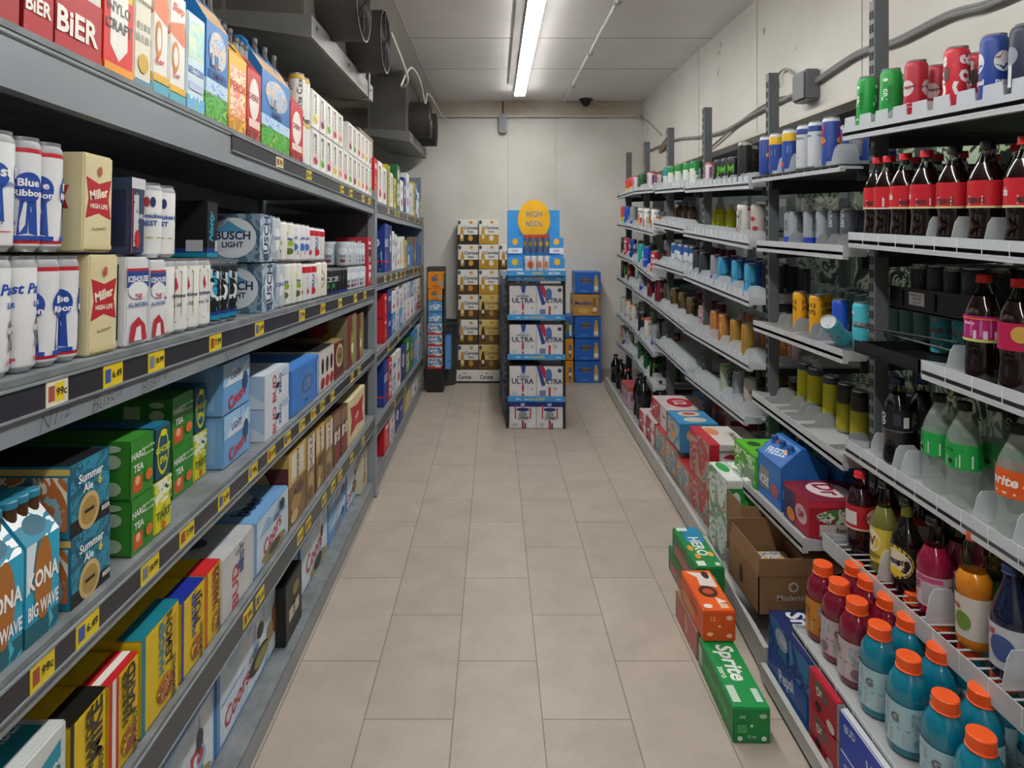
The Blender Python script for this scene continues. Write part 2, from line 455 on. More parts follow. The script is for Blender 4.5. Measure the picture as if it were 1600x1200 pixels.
d('paleblue', 'pale blue carton with meadow artwork', '#cfe3ee',
  front=[('r',.05,.95,.55,.95,art('#dff0f2','#a9d8d8','#cfe9c0','#f0f4f2',scale=22)), ('t','SELTZER',.5,.42,.07,'#5b7fc0'), ('r',0,1,0,.16,art('#d8eef6','#6cb4e0','#9fd26b',scale=30)), ('r',.1,.9,.22,.3,'#b9c4e4')])
d('car_blue', 'blue bottle carrier with green meadow base', '#1d76c0',
  front=[('r',0,1,0,.28,art('#2f9b35','#57b93a','#2a7f33','#9bd24b',scale=34)), ('r',0,1,.28,.42,art('#2a6fd0','#bcd9f2','#4f95dc',scale=28)), ('e',.5,.74,.40,.2,art('#9fd0ee','#d9b48c','#6aa9df','#c7e2f2',scale=40)), ('t','LIL',.4,.62,.14,'#15356c'), ('t','SUMPIN',.5,.48,.09,'#163a78')],
  slope=[('r',0,1,0,.5,art('#1d76c0','#e0b98a','#7fc0ea',scale=40)), ('e',.5,.75,.2,.08,'#12161c')], neck='#2a1a0c', caps='#23262c')
d('car_yellow', 'yellow bottle carrier with peach fruit artwork', '#eeb41e',
  front=[('r',.08,.92,.2,.85,art('#f3d9a4','#ef8f6a','#f6e6c8','#e86b52',scale=32)), ('r',0,1,0,.2,art('#eea81e','#c98a12','#f4cd4e',scale=36)), ('t','PEACH',.5,.6,.12,'#cf4a22')],
  slope=[('e',.5,.72,.2,.1,'#151515'), ('e',.5,.3,.25,.14,'#2e2a20')])
d('car_red', 'red bottle carrier with white swirl label', '#c51c27',
  front=[('e',.5,.6,.36,.3,'#efe6df'), ('t','CHERRY',.5,.62,.1,'#a3151f'), ('r',0,1,0,.14,art('#c51c27','#7f1018','#e06a3a',scale=36)), ('r',.1,.9,.18,.3,'#f0d2c8')],
  slope=[('e',.5,.72,.2,.1,'#151515'), ('e',.5,.28,.2,.12,'#2d4a2a')], neck='#8a9088', caps='#2b2b2b')
d('white_gold', 'slim white can with gold collar', '#e9e9e6', shoulder='#c9a02e', bands=[(.86,.90,'#c9a02e')], front=[('t','White Claw',.5,.45,.16,'#4f5358',1)])
for i, (nm, a, b) in enumerate([('cherry', '#c9213e', '#e5b9c0'), ('lemon', '#e2bd1c', '#efe3a8'), ('lime', '#5da82c', '#cfe2b4'), ('peach', '#e57f5a', '#f2cdbb'), ('berry', '#8c1d45', '#dba9bd')]):
    d('slim_' + nm, 'slim white carton with %s artwork' % nm, '#ecebe7',
      front=[('e',.5,.24,.26,.10,a), ('e',.62,.36,.18,.07,b), ('t','White',.5,.62,.13,'#55585c',1), ('r',.12,.2,.1,.9,b), ('e',.4,.86,.12,.04,'#3b3b3b')])
d('brown_box', 'brown carton with red label', '#8c7f73', front=[('e',.5,.5,.3,.2,'#b32630'), ('r',0,1,0,.15,'#d9b84a')])
d('tall_yellow', 'tall yellow and green carton', '#e6c61e', front=[('r',0,.4,0,1,'#2f7f46'), ('t','TWISTED',.7,.5,.2,'#1c3f7c',1)])
d('mix_green', 'green glass bottle pack', '#1f6a34', front=[('r',.1,.9,.1,.6,art('#e9c528','#1f6a34','#f0efe8','#c9302f',scale=36)), ('e',.5,.8,.2,.12,'#e9e9e9')])
d('mix_white', 'white carton with navy mark', '#e6e7e8', front=[('t','W',.5,.7,.2,'#24357c'), ('e',.5,.3,.24,.12,'#c2372e')])
d('mix_navy', 'navy carton with white crest', '#27397c', front=[('e',.5,.6,.26,.2,'#e9e9ee'), ('t','XX',.5,.6,.14,'#27397c')])
d('mix_blue', 'bright blue carton with white panel', '#2a63b8', front=[('r',.15,.85,.1,.5,'#e4e8ef'), ('t','BLU',.5,.75,.16,'#f0f2f6')])

# ---- left rack, second shelf
d('pbr_white', 'white tall can with blue ribbon emblem', '#dfe1e4',
  front=ribbon(.5,.62,.9,'#2350a8') + [('t','Pabst',.5,.66,.09,'#f2f3f5'), ('t','BLUE RIBBON',.5,.56,.045,'#2350a8'), ('t','FINEST',.5,.24,.035,'#4a5e8c'), ('r',.1,.9,.16,.168,'#b5303a')], rep=3, shoulder='#9a9da0')
d('pbr_light', 'white tall can with blue script', '#dedfe1',
  front=[('t','Pabst',.5,.72,.11,'#2350a8',0,.2), ('t','Light',.5,.58,.07,'#2350a8'), ('e',.5,.38,.2,.09,'#6d6a68'), ('t','BEER',.5,.38,.05,'#e8e8e8'), ('p',[(.38,.32),(.30,.2),(.46,.24)],'#6d6a68'), ('p',[(.62,.32),(.70,.2),(.54,.24)],'#6d6a68'), ('t','PREMIUM',.5,.12,.03,'#b5303a')], rep=3, shoulder='#9a9da0')
d('pbr_red', 'red, white and blue ribbon can', '#dcdee2', bands=[(.86,.9,'#b8202e'),(.07,.1,'#b8202e')],
  front=[('p',[(.05,.88),(.3,.88),(.62,.62),(.5,.58)],'#c02030')] + ribbon(.5,.56,1.0,'#2147a0') + [('t','Blue',.5,.6,.07,'#f2f3f5'), ('t','Ribbon',.5,.51,.06,'#f2f3f5'), ('r',.1,.9,.10,.14,'#2147a0')], rep=3, shoulder='#9a9da0')
def bowtie(cx, cz, w_, h_): return ('p', [(cx-w_,cz+h_),(cx,cz+h_*.72),(cx+w_,cz+h_),(cx+w_*.78,cz),(cx+w_,cz-h_),(cx,cz-h_*.72),(cx-w_,cz-h_),(cx-w_*.78,cz)], '#b51f2e')
d('highlife', 'cream carton with red bow emblem', '#d8cda2',
  front=[bowtie(.5,.55,.44,.21), ('t','Miller',.5,.60,.10,'#f3ead8',.2), ('t','HIGH LIFE',.5,.47,.05,'#f3ead8'), ('t','The Champagne',.5,.24,.035,'#7a6d4c',.1), ('r',.05,.95,.03,.07,'#cfc191'), ('e',.5,.83,.07,.05,'#b5523a')],
  end=[bowtie(.5,.55,.3,.12), ('t','Miller',.5,.58,.06,'#f3ead8'), ('r',.3,.7,.18,.34,'#bcae82')])
d('highlife_red', 'cream and red bow carton', '#d8cda2',
  front=[bowtie(.5,.5,.4,.32), ('t','Miller',.5,.5,.12,'#f3ead8',.3)])
d('icehouse', 'blue lettered can carton with white panels', '#d6d9dd',
  front=[('r',0,1,.84,.87,'#b52636'), ('r',0,1,.66,.84,'#24458e'), ('t','ICEHOUSE',.5,.75,.11,'#e8ecf2'), ('e',.5,.62,.45,.1,'#e0e3e6'), ('t','THE',.5,.55,.06,'#b52636'), ('t','ALL NATURAL',.5,.46,.06,'#24458e'), ('p',[(.1,.05),(.2,.25),(.5,.32),(.8,.22),(.9,.05)],'#b52636'), ('p',[(.3,.05),(.4,.2),(.6,.22),(.65,.05)],'#dfe2e6')],
  end=[('r',.12,.88,.08,.92,'#22325e'), ('t','ICEHOUSE',.5,.5,.34,'#d8dde6',1)])
d('icehouse_dark', 'navy lettered can carton with red trim', '#31405f',
  front=[('r',0,1,.86,1,'#cdd0d4'), ('r',.0,.06,0,.86,'#b52636'), ('r',.14,.5,.1,.8,art('#39415a','#c2c5ca','#6d7486',scale=40)), ('t','CHILL',.65,.5,.1,'#dde1e8'), ('e',.4,.2,.2,.12,'#b52636')],
  end=[('r',.08,.92,.1,.84,'#1b2747'), ('t','ICEHOUSE',.5,.48,.36,'#d8dde6',1)])
d('hexcan', 'white tall can with gold hexagon', '#e3e4e2',
  front=[('p',[(.28,.82),(.5,.90),(.72,.82),(.72,.22),(.5,.14),(.28,.22)],'#b49a4e'), ('p',[(.32,.80),(.5,.875),(.68,.80),(.68,.24),(.5,.165),(.32,.24)],'#e6e7e5'), ('p',[(.5,.76),(.58,.62),(.5,.56),(.44,.66)],'#c03044'), ('t','Keystone',.5,.5,.07,'#2a3560'), ('t','co 10',.5,.38,.05,'#2a3560')], rep=3, shoulder='#9a9da0')
d('bestcan', 'white tall can with two crests', '#e1e2e2',
  front=[('e',.4,.74,.1,.07,'#b5303a'), ('e',.6,.74,.1,.07,'#26356c'), ('t','Milwaukee',.5,.56,.08,'#26509c'), ('t','BEST',.5,.46,.07,'#26509c'), ('r',.1,.9,.26,.275,'#b49a4e')], rep=3, shoulder='#9a9da0')
d('natty', 'black tall can with turquoise lettering', '#14171c', bands=[(.07,.14,'#1287a8'),(.14,.2,'#20357c')], shoulder='#34373c',
  front=[('t','Natty',.42,.6,.34,'#21a6cc',1,.3), ('t','ICE',.68,.55,.3,'#d8dde2',1,.3)], rep=3)
d('natty_pack', 'black carton with turquoise lettering', '#11141a',
  front=[('t','Natty',.45,.55,.22,'#1f9fc6',1,.3), ('r',0,1,0,.08,'#1287a8'), ('r',0,1,.08,.16,'#20357c'), ('r',.7,.95,.1,.3,'#b9bcc0')])
d('busch', 'grey blue mountain carton', '#587187',
  front=[('r',0,1,0,1,art('#4a6580','#6f8aa0','#a9bccb','#3d5872',scale=16)), ('e',.5,.5,.3,.34,'#d9e0e6'), ('t','BUSCH',.5,.5,.5,'#2c3a5c',1)],
  end=[('r',0,1,0,1,art('#5a748c','#7e97ab','#48627b','#93a9ba',scale=12)), ('e',.66,.5,.3,.42,'#d4dde4'), ('p',[(.45,.62),(.6,.86),(.75,.7),(.86,.62)],'#4f97c6'), ('t','BUSCH',.66,.55,.18,'#20305a'), ('t','LIGHT',.66,.36,.12,'#20305a')],
  top='#7e8f9e')
d('silvercan', 'silver can with blue snowy print', '#b9c2ca', front=[('e',.5,.5,.36,.25,'#dfe5ea'), ('t','LIGHT',.5,.52,.10,'#34558c'), ('r',0,1,.1,.2,'#8ea4b8')])
d('limecan', 'white lime and berry can', '#dcdcd4', front=[('e',.3,.7,.16,.06,'#a8c02c'), ('e',.62,.45,.2,.07,'#8fae28'), ('e',.5,.25,.26,.08,'#556a2c'), ('t','Lime',.5,.57,.08,'#2d4a8c')])
d('bluescript', 'white can with blue and red script', '#dddfe3', front=[('t','Light',.5,.6,.12,'#2450a4',.2), ('e',.5,.38,.3,.1,'#4a73b8'), ('p',[(.2,.2),(.8,.28),(.8,.18),(.2,.1)],'#c02838')])
d('budred', 'white and red can with blue mark', '#d9dadd', bands=[(.74,.9,'#c02030')], front=[('t','BUD',.5,.5,.15,'#2447a0',1), ('e',.5,.25,.25,.1,'#c02030')])
d('goldcan', 'white can with gold oval', '#dedcd2', front=[('e',.5,.5,.3,.28,'#b79d56'), ('e',.5,.5,.24,.23,'#e4e2da'), ('t','Miller',.5,.52,.10,'#5a4a22')])
d('blackcan', 'black can with green and blue mark', '#15171a', bands=[(.07,.13,'#1d3c96')], front=[('t','ICE',.5,.6,.2,'#c8ccd0'), ('e',.4,.35,.2,.1,'#2c7a4c')])
d('clearwrap', 'pale shrink wrapped can', '#b6c0c8', front=[('e',.5,.6,.34,.15,'#dde4ea'), ('t','ice',.5,.4,.14,'#5a7088'), ('e',.5,.2,.2,.07,'#7b3a40')])
d('redpack', 'red and white lettered carton', '#b62035', front=[('r',.2,.8,.08,.92,'#ececec'), ('t','STEEL',.5,.5,.42,'#b62035',1), ('r',.3,.7,.6,.75,'#20242c')])

# ---- left rack, third shelf
d('kona', 'light blue bottle carrier with large white lettering', '#2aa5cb',
  front=[('r',0,1,0,.2,art('#1f8fae','#17606f','#3fb3c8',scale=26)), ('p',[(0,1),(.3,1),(.15,.6),(0,.5)],'#dfeef4'), ('e',.5,.6,.28,.42,'#a86a2c'), ('t','KONA',.5,.62,.30,'#f4f6f6'), ('t','BIG WAVE',.5,.32,.24,'#f4f6f6')],
  slope=[('r',0,1,0,1,art('#2aa5cb','#e8f2f6','#1c7f9d','#d4e6ee',scale=12)), ('e',.5,.3,.3,.2,'#1f5f74')], neck='#4a2c12', caps='#2a7f9c')
d('teal_ale', 'teal carton with gold seal and black band', '#1d7896',
  front=[('r',0,1,.0,1,art('#1d6f8c','#2a86a4','#175a74','#3c9ab4',scale=30)), ('r',0,1,0,.2,'#1b1a1c'), ('e',.45,.24,.27,.27,'#c9ae74'), ('e',.45,.24,.2,.2,'#a98a4c'), ('r',.33,.57,.22,.27,'#2a2418'), ('t','Summer',.48,.76,.13,'#e9eef0'), ('t','Ale',.4,.60,.12,'#e9eef0'), ('t','6',.7,.62,.15,'#e6c321'), ('t','BEER',.86,.15,.07,'#e0e0e0')],
  end=[('r',0,1,.0,1,'#1d7896'), ('r',.0,1,.88,.97,'#d4b45c'), ('r',.02,.98,.1,.85,art('#bcd4dc','#8ab0bc','#b86a38','#e4dcc8','#5e7c88',scale=13)), ('t','K',.5,.8,.1,'#eeeeee')], top='#141618')
d('green_tea', 'green carton with orange cups and white lettering', '#2c7a26',
  front=[('r',.0,.98,0,1,'#2f8427'), ('r',.08,.48,.08,.36,'#cf5520'), ('e',.27,.28,.1,.08,'#e9b08a'), ('t','HARD',.3,.72,.13,'#e4e9e0'), ('t','TEA',.3,.5,.13,'#e4e9e0'), ('t','lemon lime',.73,.78,.07,'#b9d8a8'), ('t','mango tea',.73,.66,.07,'#b9d8a8'), ('e',.74,.28,.16,.10,'#d8702c')],
  end=[('r',.55,.7,.6,.85,'#9fb7a0'), ('e',.62,.2,.1,.12,'#b8cbb8'), ('e',.62,.42,.1,.12,'#b8cbb8'), ('e',.86,.2,.07,.12,'#9fbb9f'), ('e',.86,.66,.07,.12,'#9fbb9f'), ('e',.86,.88,.07,.06,'#9fbb9f')], top='#34842b')
d('navy_yellow', 'navy carton with yellow scribble artwork', '#12485e',
  front=[('e',.5,.5,.36,.42,'#cfd21a'), ('e',.5,.5,.30,.35,'#14506a'), ('t','GHOST',.5,.56,.16,'#d6d81e'), ('t','IPA',.5,.36,.14,'#d6d81e'), ('e',.5,.85,.2,.06,'#d6d81e')], top='#176a8a')
d('yellow_lemon', 'yellow carton with lemon artwork', '#d8cf1c',
  front=[('r',0,1,.55,1,art('#2a6a5a','#cfd428','#e8ecd8','#1f4f48',scale=26)), ('e',.5,.34,.2,.18,'#a8b01c'), ('t','TART',.5,.34,.16,'#3d5c20'), ('e',.5,.12,.12,.06,'#d85a20')])
d('coors_box', 'light blue carton with red script', '#6fa3d6',
  front=[('r',0,1,.55,1,art('#79acdc','#9cc4e6','#c8dcec',scale=14)), ('p',[(.1,.55),(.35,.9),(.6,.7),(.9,.92),(.9,.55)],'#cfe0ec'), ('t','LIGHT',.45,.72,.14,'#2b4a86'), ('t','Coors',.5,.26,.26,'#c8323a',.2), ('e',.8,.5,.1,.2,'#2c4c74')],
  end=[('r',.1,.9,.1,.9,'#84b2de'), ('e',.5,.15,.3,.08,'#c4d6e4'), ('r',.3,.7,.3,.8,'#90bbe2')], top='#88a9c4')
d('bud_box', 'white and pale blue carton with red lettering', '#c9d3de',
  front=[('r',.0,1,.0,1,'#d3dae2'), ('t','BUD',.38,.45,.34,'#c22f3c',1), ('t','ZERO',.62,.5,.2,'#2d4f96',1), ('e',.5,.5,.07,.1,'#20284c'), ('r',.7,1,.7,.9,'#a9c4e0')],
  end=[('r',0,1,0,1,'#a9c1da'), ('p',[(0,.1),(.6,.7),(1,.2),(1,0),(0,0)],'#cdd8e4')], top='#c8d4e2')
d('blue_box', 'plain blue carton with grey emblem', '#3f7fd0',
  front=[('e',.55,.5,.3,.3,'#5a86c0'), ('e',.55,.5,.24,.22,'#3b6fb4'), ('t','LITE',.55,.5,.2,'#8a98ac'), ('t','beer',.5,.16,.1,'#27508e'), ('r',.9,.96,.1,.9,'#86b0e4')],
  end=[('r',.1,.3,.6,.7,'#a9c8ee'), ('r',.1,.25,.1,.2,'#27508e')], top='#4c8ad6')
d('reds_box', 'white carton with rows of dark bottles', '#d6d2cc', front=[('e',.2,.6,.09,.2,'#3a2a2a'), ('e',.5,.6,.09,.2,'#3a2a2a'), ('e',.8,.6,.09,.2,'#3a2a2a'), ('e',.2,.2,.12,.14,'#a8262c'), ('e',.5,.2,.12,.14,'#a8262c'), ('e',.8,.2,.12,.14,'#a8262c')], top='#1c1c1e')
d('maroon_disc', 'maroon carton with cream disc', '#6a2a26', front=[('e',.5,.6,.4,.32,'#cbbd92'), ('e',.5,.6,.3,.24,'#8a7748'), ('t','LAGER',.5,.6,.1,'#3d1a18')], top='#8f7c4e')
d('bottle_art', 'tan carton printed with a green bottle', '#8a7e62', front=[('r',0,.5,0,1,'#7a2a2c'), ('e',.5,.4,.2,.3,'#8f9a2c'), ('r',.46,.54,.6,.95,'#6f7c28'), ('e',.5,.35,.14,.1,'#dedfc4')], top='#7a2a2c')
d('heine', 'green capped bottle carton', '#d9dbd4', front=[('r',0,1,.5,.8,'#2c7a3a'), ('e',.5,.3,.3,.16,'#c9302f')], top='#1e5a2c')
d('white_band', 'white carton with red stripes', '#b9b7b4', front=[('r',0,1,.84,.95,'#b0262f'), ('r',0,1,.08,.18,'#b0262f'), ('t','Stella',.5,.5,.2,'#3c3c40')])

# ---- left rack, fourth shelf
d('white_teal', 'white carton with teal banner', '#cfd3d2',
  front=[('p',[(.1,.5),(.9,.66),(.9,.9),(.1,.74)],'#1f94ac'), ('t','CUCUMBER LIME',.5,.7,.08,'#e9f2f2',.12), ('t','Lites',.5,.4,.12,'#79a8cc',.15), ('e',.7,.15,.2,.1,'#d9a24a')],
  topd=[('r',.1,.9,.1,.42,'#1f94ac'), ('t','CUCUMBER',.5,.26,.16,'#e8eeee'), ('r',.1,.6,.5,.7,'#2a4a52'), ('t','Lites',.5,.85,.14,'#7cb2c8')], top='#c9cecd')
for i, (nm, sc, tc, w1) in enumerate([('black', '#16150f', '#e0bb10', 'MIKE'), ('redstripe', '#c62127', '#e6bf12', 'HARD'), ('teal', '#15798c', '#dcb90f', 'LEMON'), ('blue', '#1c2f9c', '#e0bd10', 'FUJI'), ('red', '#c8242c', '#e2be14', 'FREEZE')]):
    d('mikes_' + nm, 'yellow carton with %s edge' % {'black':'black','redstripe':'red and white stripe','teal':'teal','blue':'blue','red':'red'}[nm], '#dfbd0e',
      front=[('r',0,.10,0,1,sc)] + ([('r',.10,.22,0,1,'#e8e4dc'), ('r',.22,.30,0,1,'#c62127')] if nm == 'redstripe' else []) +
            [('r',.62,.9,.55,.9,'#cfa90e'), ('t',w1,.7,.72,.24,'#23210f',1), ('t','HARDER',.5,.7,.20,{'teal':'#2a7fa0','blue':'#2444a4','red':'#b33a2c'}.get(nm,'#3a3414'),1),
             ('e',.62,.22,.24,.14,art('#dfbd0e','#8a4a1c','#c87a2c','#3a2c14',scale=40)), ('t','LEMONADE',.82,.24,.13,'#3a3414',1)],
      end=[('t',w1,.5,.5,.14,'#23210f')],
      topd=[('r',0,1,0,.16,sc)] + ([('r',0,1,.05,.10,'#ece8e0')] if nm == 'redstripe' else []) + [('r',.2,.8,.35,.8,art('#dfbd0e','#1c1a12','#dfbd0e','#2a2614',scale=30) if nm != 'black' else '#16150f'), ('t',w1,.5,.55,.22,'#2a2810' if nm != 'black' else '#dfbd0e')], top='#dfbd0e')
d('silver_box', 'silver white carton with red lettering', '#c6c8ca',
  front=[('t','BUD',.4,.35,.3,'#b73a3e',1), ('t','BEST',.6,.7,.18,'#4a5a80',1), ('e',.55,.62,.1,.07,'#33508c'), ('e',.5,.85,.12,.04,'#8a8f94')], topd=[('e',.5,.4,.36,.3,'#aab4be'), ('e',.4,.4,.16,.16,'#3d4a5c'), ('e',.6,.7,.16,.12,'#8c6b4a')], top='#bcc0c2')
d('coors_tall', 'light blue carton with mountains and red script', '#6d9fd2',
  front=[('r',.06,1,.04,.96,'#c4d6e6'), ('p',[(.1,.6),(.35,.86),(.5,.72),(.7,.92),(.95,.6)],'#8db4da'), ('t','Coors',.5,.42,.3,'#c13a42',.25), ('t','LIGHT',.62,.66,.1,'#3a4c66'), ('e',.55,.14,.36,.13,'#8c8450'), ('e',.55,.16,.18,.09,'#38352a'), ('e',.78,.78,.08,.12,'#2c3038')],
  topd=[('e',.5,.5,.3,.3,'#d4dfe8'), ('t','ois',.5,.62,.3,'#a8324a'), ('t','beer',.4,.2,.18,'#28406c')], top='#74a6d8')
d('coors_big', 'large light blue carton with red script', '#5f94cc',
  front=[('r',.04,.97,.05,.95,art('#a9c6e2','#c6d9ea','#d9e3ec','#8fb6dc',scale=5)), ('p',[(.05,.5),(.25,.8),(.42,.62),(.62,.9),(.95,.5)],'#cfdde9'), ('t','Coors',.48,.46,.34,'#b9353f',.12,.1), ('t','LIGHT',.68,.2,.12,'#3a414c'), ('e',.62,.12,.30,.12,'#a39a58'), ('e',.60,.16,.15,.13,'#2c2b26'), ('e',.75,.62,.05,.12,'#2a2f36')], top='#79a9dc')
d('coors_bear', 'large light blue carton with brown figures', '#5f94cc',
  front=[('r',.04,.97,.05,.95,art('#a9c6e2','#c6d9ea','#d9e3ec','#8fb6dc',scale=5)), ('t','Coors',.26,.3,.24,'#b9353f',.12,.1), ('r',.05,.35,.5,.53,'#7fa3cc'), ('e',.58,.3,.16,.14,'#2f2a1e'), ('e',.62,.28,.12,.1,'#8f8a4c'), ('e',.60,.66,.05,.1,'#20242c'), ('e',.86,.5,.07,.22,'#8a4a34'), ('e',.76,.42,.05,.14,'#a08c5c'), ('t','LIGHT',.5,.5,.1,'#3a414c')], top='#79a9dc')
d('brown_tall', 'tall brown and cream carton with discs', '#7d6340',
  front=[('r',0,1,.55,1,'#c9a95e'), ('r',.15,.85,.6,.95,'#d9d2bc'), ('t','HONEY',.5,.78,.2,'#5a3a20',1), ('e',.4,.28,.3,.12,'#a9844c'), ('e',.6,.42,.24,.08,'#5c4128'), ('e',.3,.12,.2,.08,'#c4b07a')],
  end=[('r',0,1,0,1,'#5e2420'), ('e',.35,.55,.34,.28,'#c9bc86'), ('r',0,1,.82,1,'#b79a4c')], top='#9c7c38')
d('tan_tall', 'tall tan carton with white panel', '#8f7650',
  front=[('r',.1,.95,.5,.97,'#ddd8cc'), ('t','GOLD',.5,.72,.22,'#7a4a2a',1), ('e',.5,.3,.34,.12,'#b49a62'), ('e',.4,.14,.3,.1,'#6c5434')], top='#8a7440')
d('wine_tall', 'tall wine red and brown carton', '#6c4236',
  front=[('r',0,1,.7,1,'#8a6a50'), ('r',.1,.9,.42,.66,'#ddd6ca'), ('e',.5,.25,.3,.14,'#9a2a30'), ('t','ALE',.5,.55,.16,'#5c2420',1)], top='#54382c')
d('black_box', 'black carton with gold top mark', '#1a1a18', front=[('r',.2,.8,.3,.5,'#c4c1b6'), ('e',.6,.72,.2,.1,'#8a7a3c'), ('t','LITE',.5,.4,.12,'#22201c',1)], topd=[('e',.5,.5,.3,.3,'#b5a12a')], top='#141412')
d('blue_dark', 'royal blue carton', '#1c3a90', front=[('t','BUD',.5,.6,.2,'#d9e0ee'), ('r',0,1,.2,.24,'#c02a38')])
d('red_box', 'red carton with small white square', '#c31626', front=[('r',.3,.7,.76,.88,'#e8dede'), ('t','BUD',.5,.4,.14,'#e8dede',1)], end=[('r',.3,.7,.76,.88,'#e2c8c8'), ('e',.5,.3,.2,.1,'#8c0f1a')])
d('cream_box', 'cream carton with wine red mark', '#cfc9b4', front=[('t','DOS',.5,.6,.2,'#8c2c44',1), ('e',.5,.25,.26,.1,'#b08a3c')])
d('pack_yel', 'yellow carton with blue edge', '#dfc01c', front=[('r',0,.2,0,1,'#2a5aa8'), ('t','MIKE',.6,.5,.2,'#22303c',1)])
d('pack_wh', 'white carton with coloured figures', '#d8dadc', front=[('r',.1,.9,.1,.5,art('#e2e4e6','#5a8cc8','#d8dadc','#c8503c',scale=36)), ('t','Labatt',.5,.74,.14,'#2447a0')])
d('pack_gr', 'green carton with orange dot', '#2c7a3c', front=[('e',.5,.5,.3,.2,'#e08a2c'), ('t','IPA',.5,.8,.14,'#e8efe8')])
d('pack_bl', 'sky blue carton with white figures', '#4a90c8', front=[('r',.1,.9,.2,.7,art('#4a90c8','#dfe8ee','#2f6fae','#d8d45c',scale=30)), ('t','sky',.5,.84,.12,'#eef3f6')])
d('orange_pack', 'orange carton with blue figures', '#e08a16', front=[('e',.4,.6,.2,.16,'#5a6c84'), ('e',.8,.35,.12,.18,'#8fa4b4'), ('e',.5,.15,.25,.08,'#c46a1c'), ('t','HOP',.5,.84,.1,'#5a3c14')])
d('mixed_pack', 'white and red carton with blue waves', '#c9cdd2', front=[('r',0,1,.0,.24,'#c43038'), ('r',.05,.95,.3,.9,art('#dfe3e6','#3f76ac','#c9cdd2','#5a5f68',scale=18)), ('e',.7,.25,.24,.12,'#d8dcdf')])
d('blue_bag', 'blue crinkled carton', '#2a6fc0', front=[('r',.0,1,.0,1,art('#2a6fc0','#5a94d8','#235c9f',scale=14))])

# ---- back wall and centre display
def corona(id, look, lower, lowerc, ink='#2d3b54', up='#e9e7e0', bc='#c9952a'):
    d(id, look, up, top='#cfcac0', front=[('r',0,1,0,.38,lower), ('p',[(.12,.12),(.3,.12),(.3,.5),(.24,.72),(.18,.72),(.12,.5)],bc), ('e',.21,.3,.07,.09,'#dcdccc'), ('t','Corona',.64,.66,.20,ink,0,.15), ('e',.66,.88,.09,.06,'#d89a2c'), ('t','Extra',.64,.5,.08,ink), ('e',.64,.24,.12,.12,lowerc), ('e',.08,.88,.07,.08,'#3c4450')])
corona('cor_black', 'white over black carton with crowned script', '#17181a', '#d99a1c')
corona('cor_gold', 'white over gold carton with crowned script', '#b98d16', '#e8e4d8')
corona('cor_brown', 'white over brown carton with crowned script', '#4c3620', '#c98c1c')
corona('cor_cream', 'cream over brown carton with dark bottle', '#6a4c22', '#a9843c', ink='#8a6a24', up='#d6bf72', bc='#3a2414')
d('modelo_blue', 'royal blue carton with amber bottle', '#1f63bd', top='#2a70c8',
  front=[('e',.42,.6,.2,.12,'#8a6d2c'), ('t','Modelo',.42,.6,.13,'#1a3a70'), ('r',.74,.9,.08,.5,'#d9a83c'), ('p',[(.74,.5),(.78,.85),(.86,.85),(.9,.5)],'#d09a2c'), ('r',.74,.9,.16,.34,'#dfe0d6'), ('t','Especial',.35,.12,.09,'#7aa8e0')])
d('modelo_tan', 'tan carton with navy script', '#b98a4c', front=[('t','Modelo',.4,.6,.2,'#24407c'), ('p',[(.74,.1),(.78,.85),(.86,.85),(.92,.1)],'#8c6428'), ('e',.4,.25,.2,.14,'#d8a860'), ('e',.83,.3,.08,.12,'#dcd6c4')])
d('modelo_green', 'blue and green carton with amber bottle', '#2a66b0', front=[('e',.4,.5,.4,.34,'#6f7f2c'), ('e',.4,.5,.22,.2,'#3a2c1c'), ('r',.78,.9,.1,.6,'#e0dccc')])
d('modelo_orange', 'orange carton with blue bottle', '#dc9612', front=[('e',.3,.5,.24,.26,'#4a6c8c'), ('e',.3,.5,.14,.16,'#a98c3c'), ('r',.76,.9,.1,.7,'#3a6cb0'), ('r',.76,.9,.3,.45,'#e8e4dc')])
d('ultra_a', 'white carton with blue lettering and red stripe', '#d5d5d8', top='#35312e',
  front=[('p',[(.42,1),(.62,1),(.58,.78),(.48,.74)],'#24459c'), ('t','ULTRA',.5,.52,.17,'#39435e'), ('e',.5,.72,.12,.05,'#b8bcc8'), ('r',.47,.54,.0,.14,'#b8202e'), ('e',.505,.32,.04,.14,'#b8202e'), ('r',.1,.28,.1,.2,'#c3c7cd'), ('e',.85,.28,.05,.05,'#a9afbb'), ('t','MICHELOB',.5,.66,.06,'#5b647c')])
d('ultra_b', 'white carton with ribbon and blue lettering', '#d5d5d8', top='#35312e',
  front=[('p',[(.05,1),(.28,1),(.42,.7),(.3,.6)],'#b8202e'), ('p',[(.0,1),(.12,1),(.34,.4),(.2,.36)],'#24459c'), ('e',.46,.72,.13,.2,'#4a6cae'), ('t','ULTRA',.6,.52,.17,'#39435e'), ('r',.12,.34,.08,.24,'#6d7ba4'), ('r',.46,.54,0,.34,'#b8202e'), ('e',.88,.86,.08,.06,'#3c3874'), ('e',.72,.3,.06,.06,'#a9afbb')])
d('ultra_low', 'white carton with blue top band and red bottles', '#d5d5d8', top='#35312e',
  front=[('r',0,1,.78,1,'#1c2f8c'), ('t','BE',.5,.86,.10,'#e6e8ee'), ('e',.5,.68,.24,.07,'#1c2f6c'), ('e',.5,.5,.16,.12,'#8a9098'), ('t','Lovell',.52,.38,.12,'#333d56'), ('r',.2,.25,.35,.85,'#b8303a'), ('r',.76,.81,.35,.75,'#b8303a'), ('r',.46,.54,0,.3,'#b8202e'), ('e',.2,.14,.1,.06,'#b7bbc3'), ('r',.56,.62,0,.2,'#1c2a5c')])
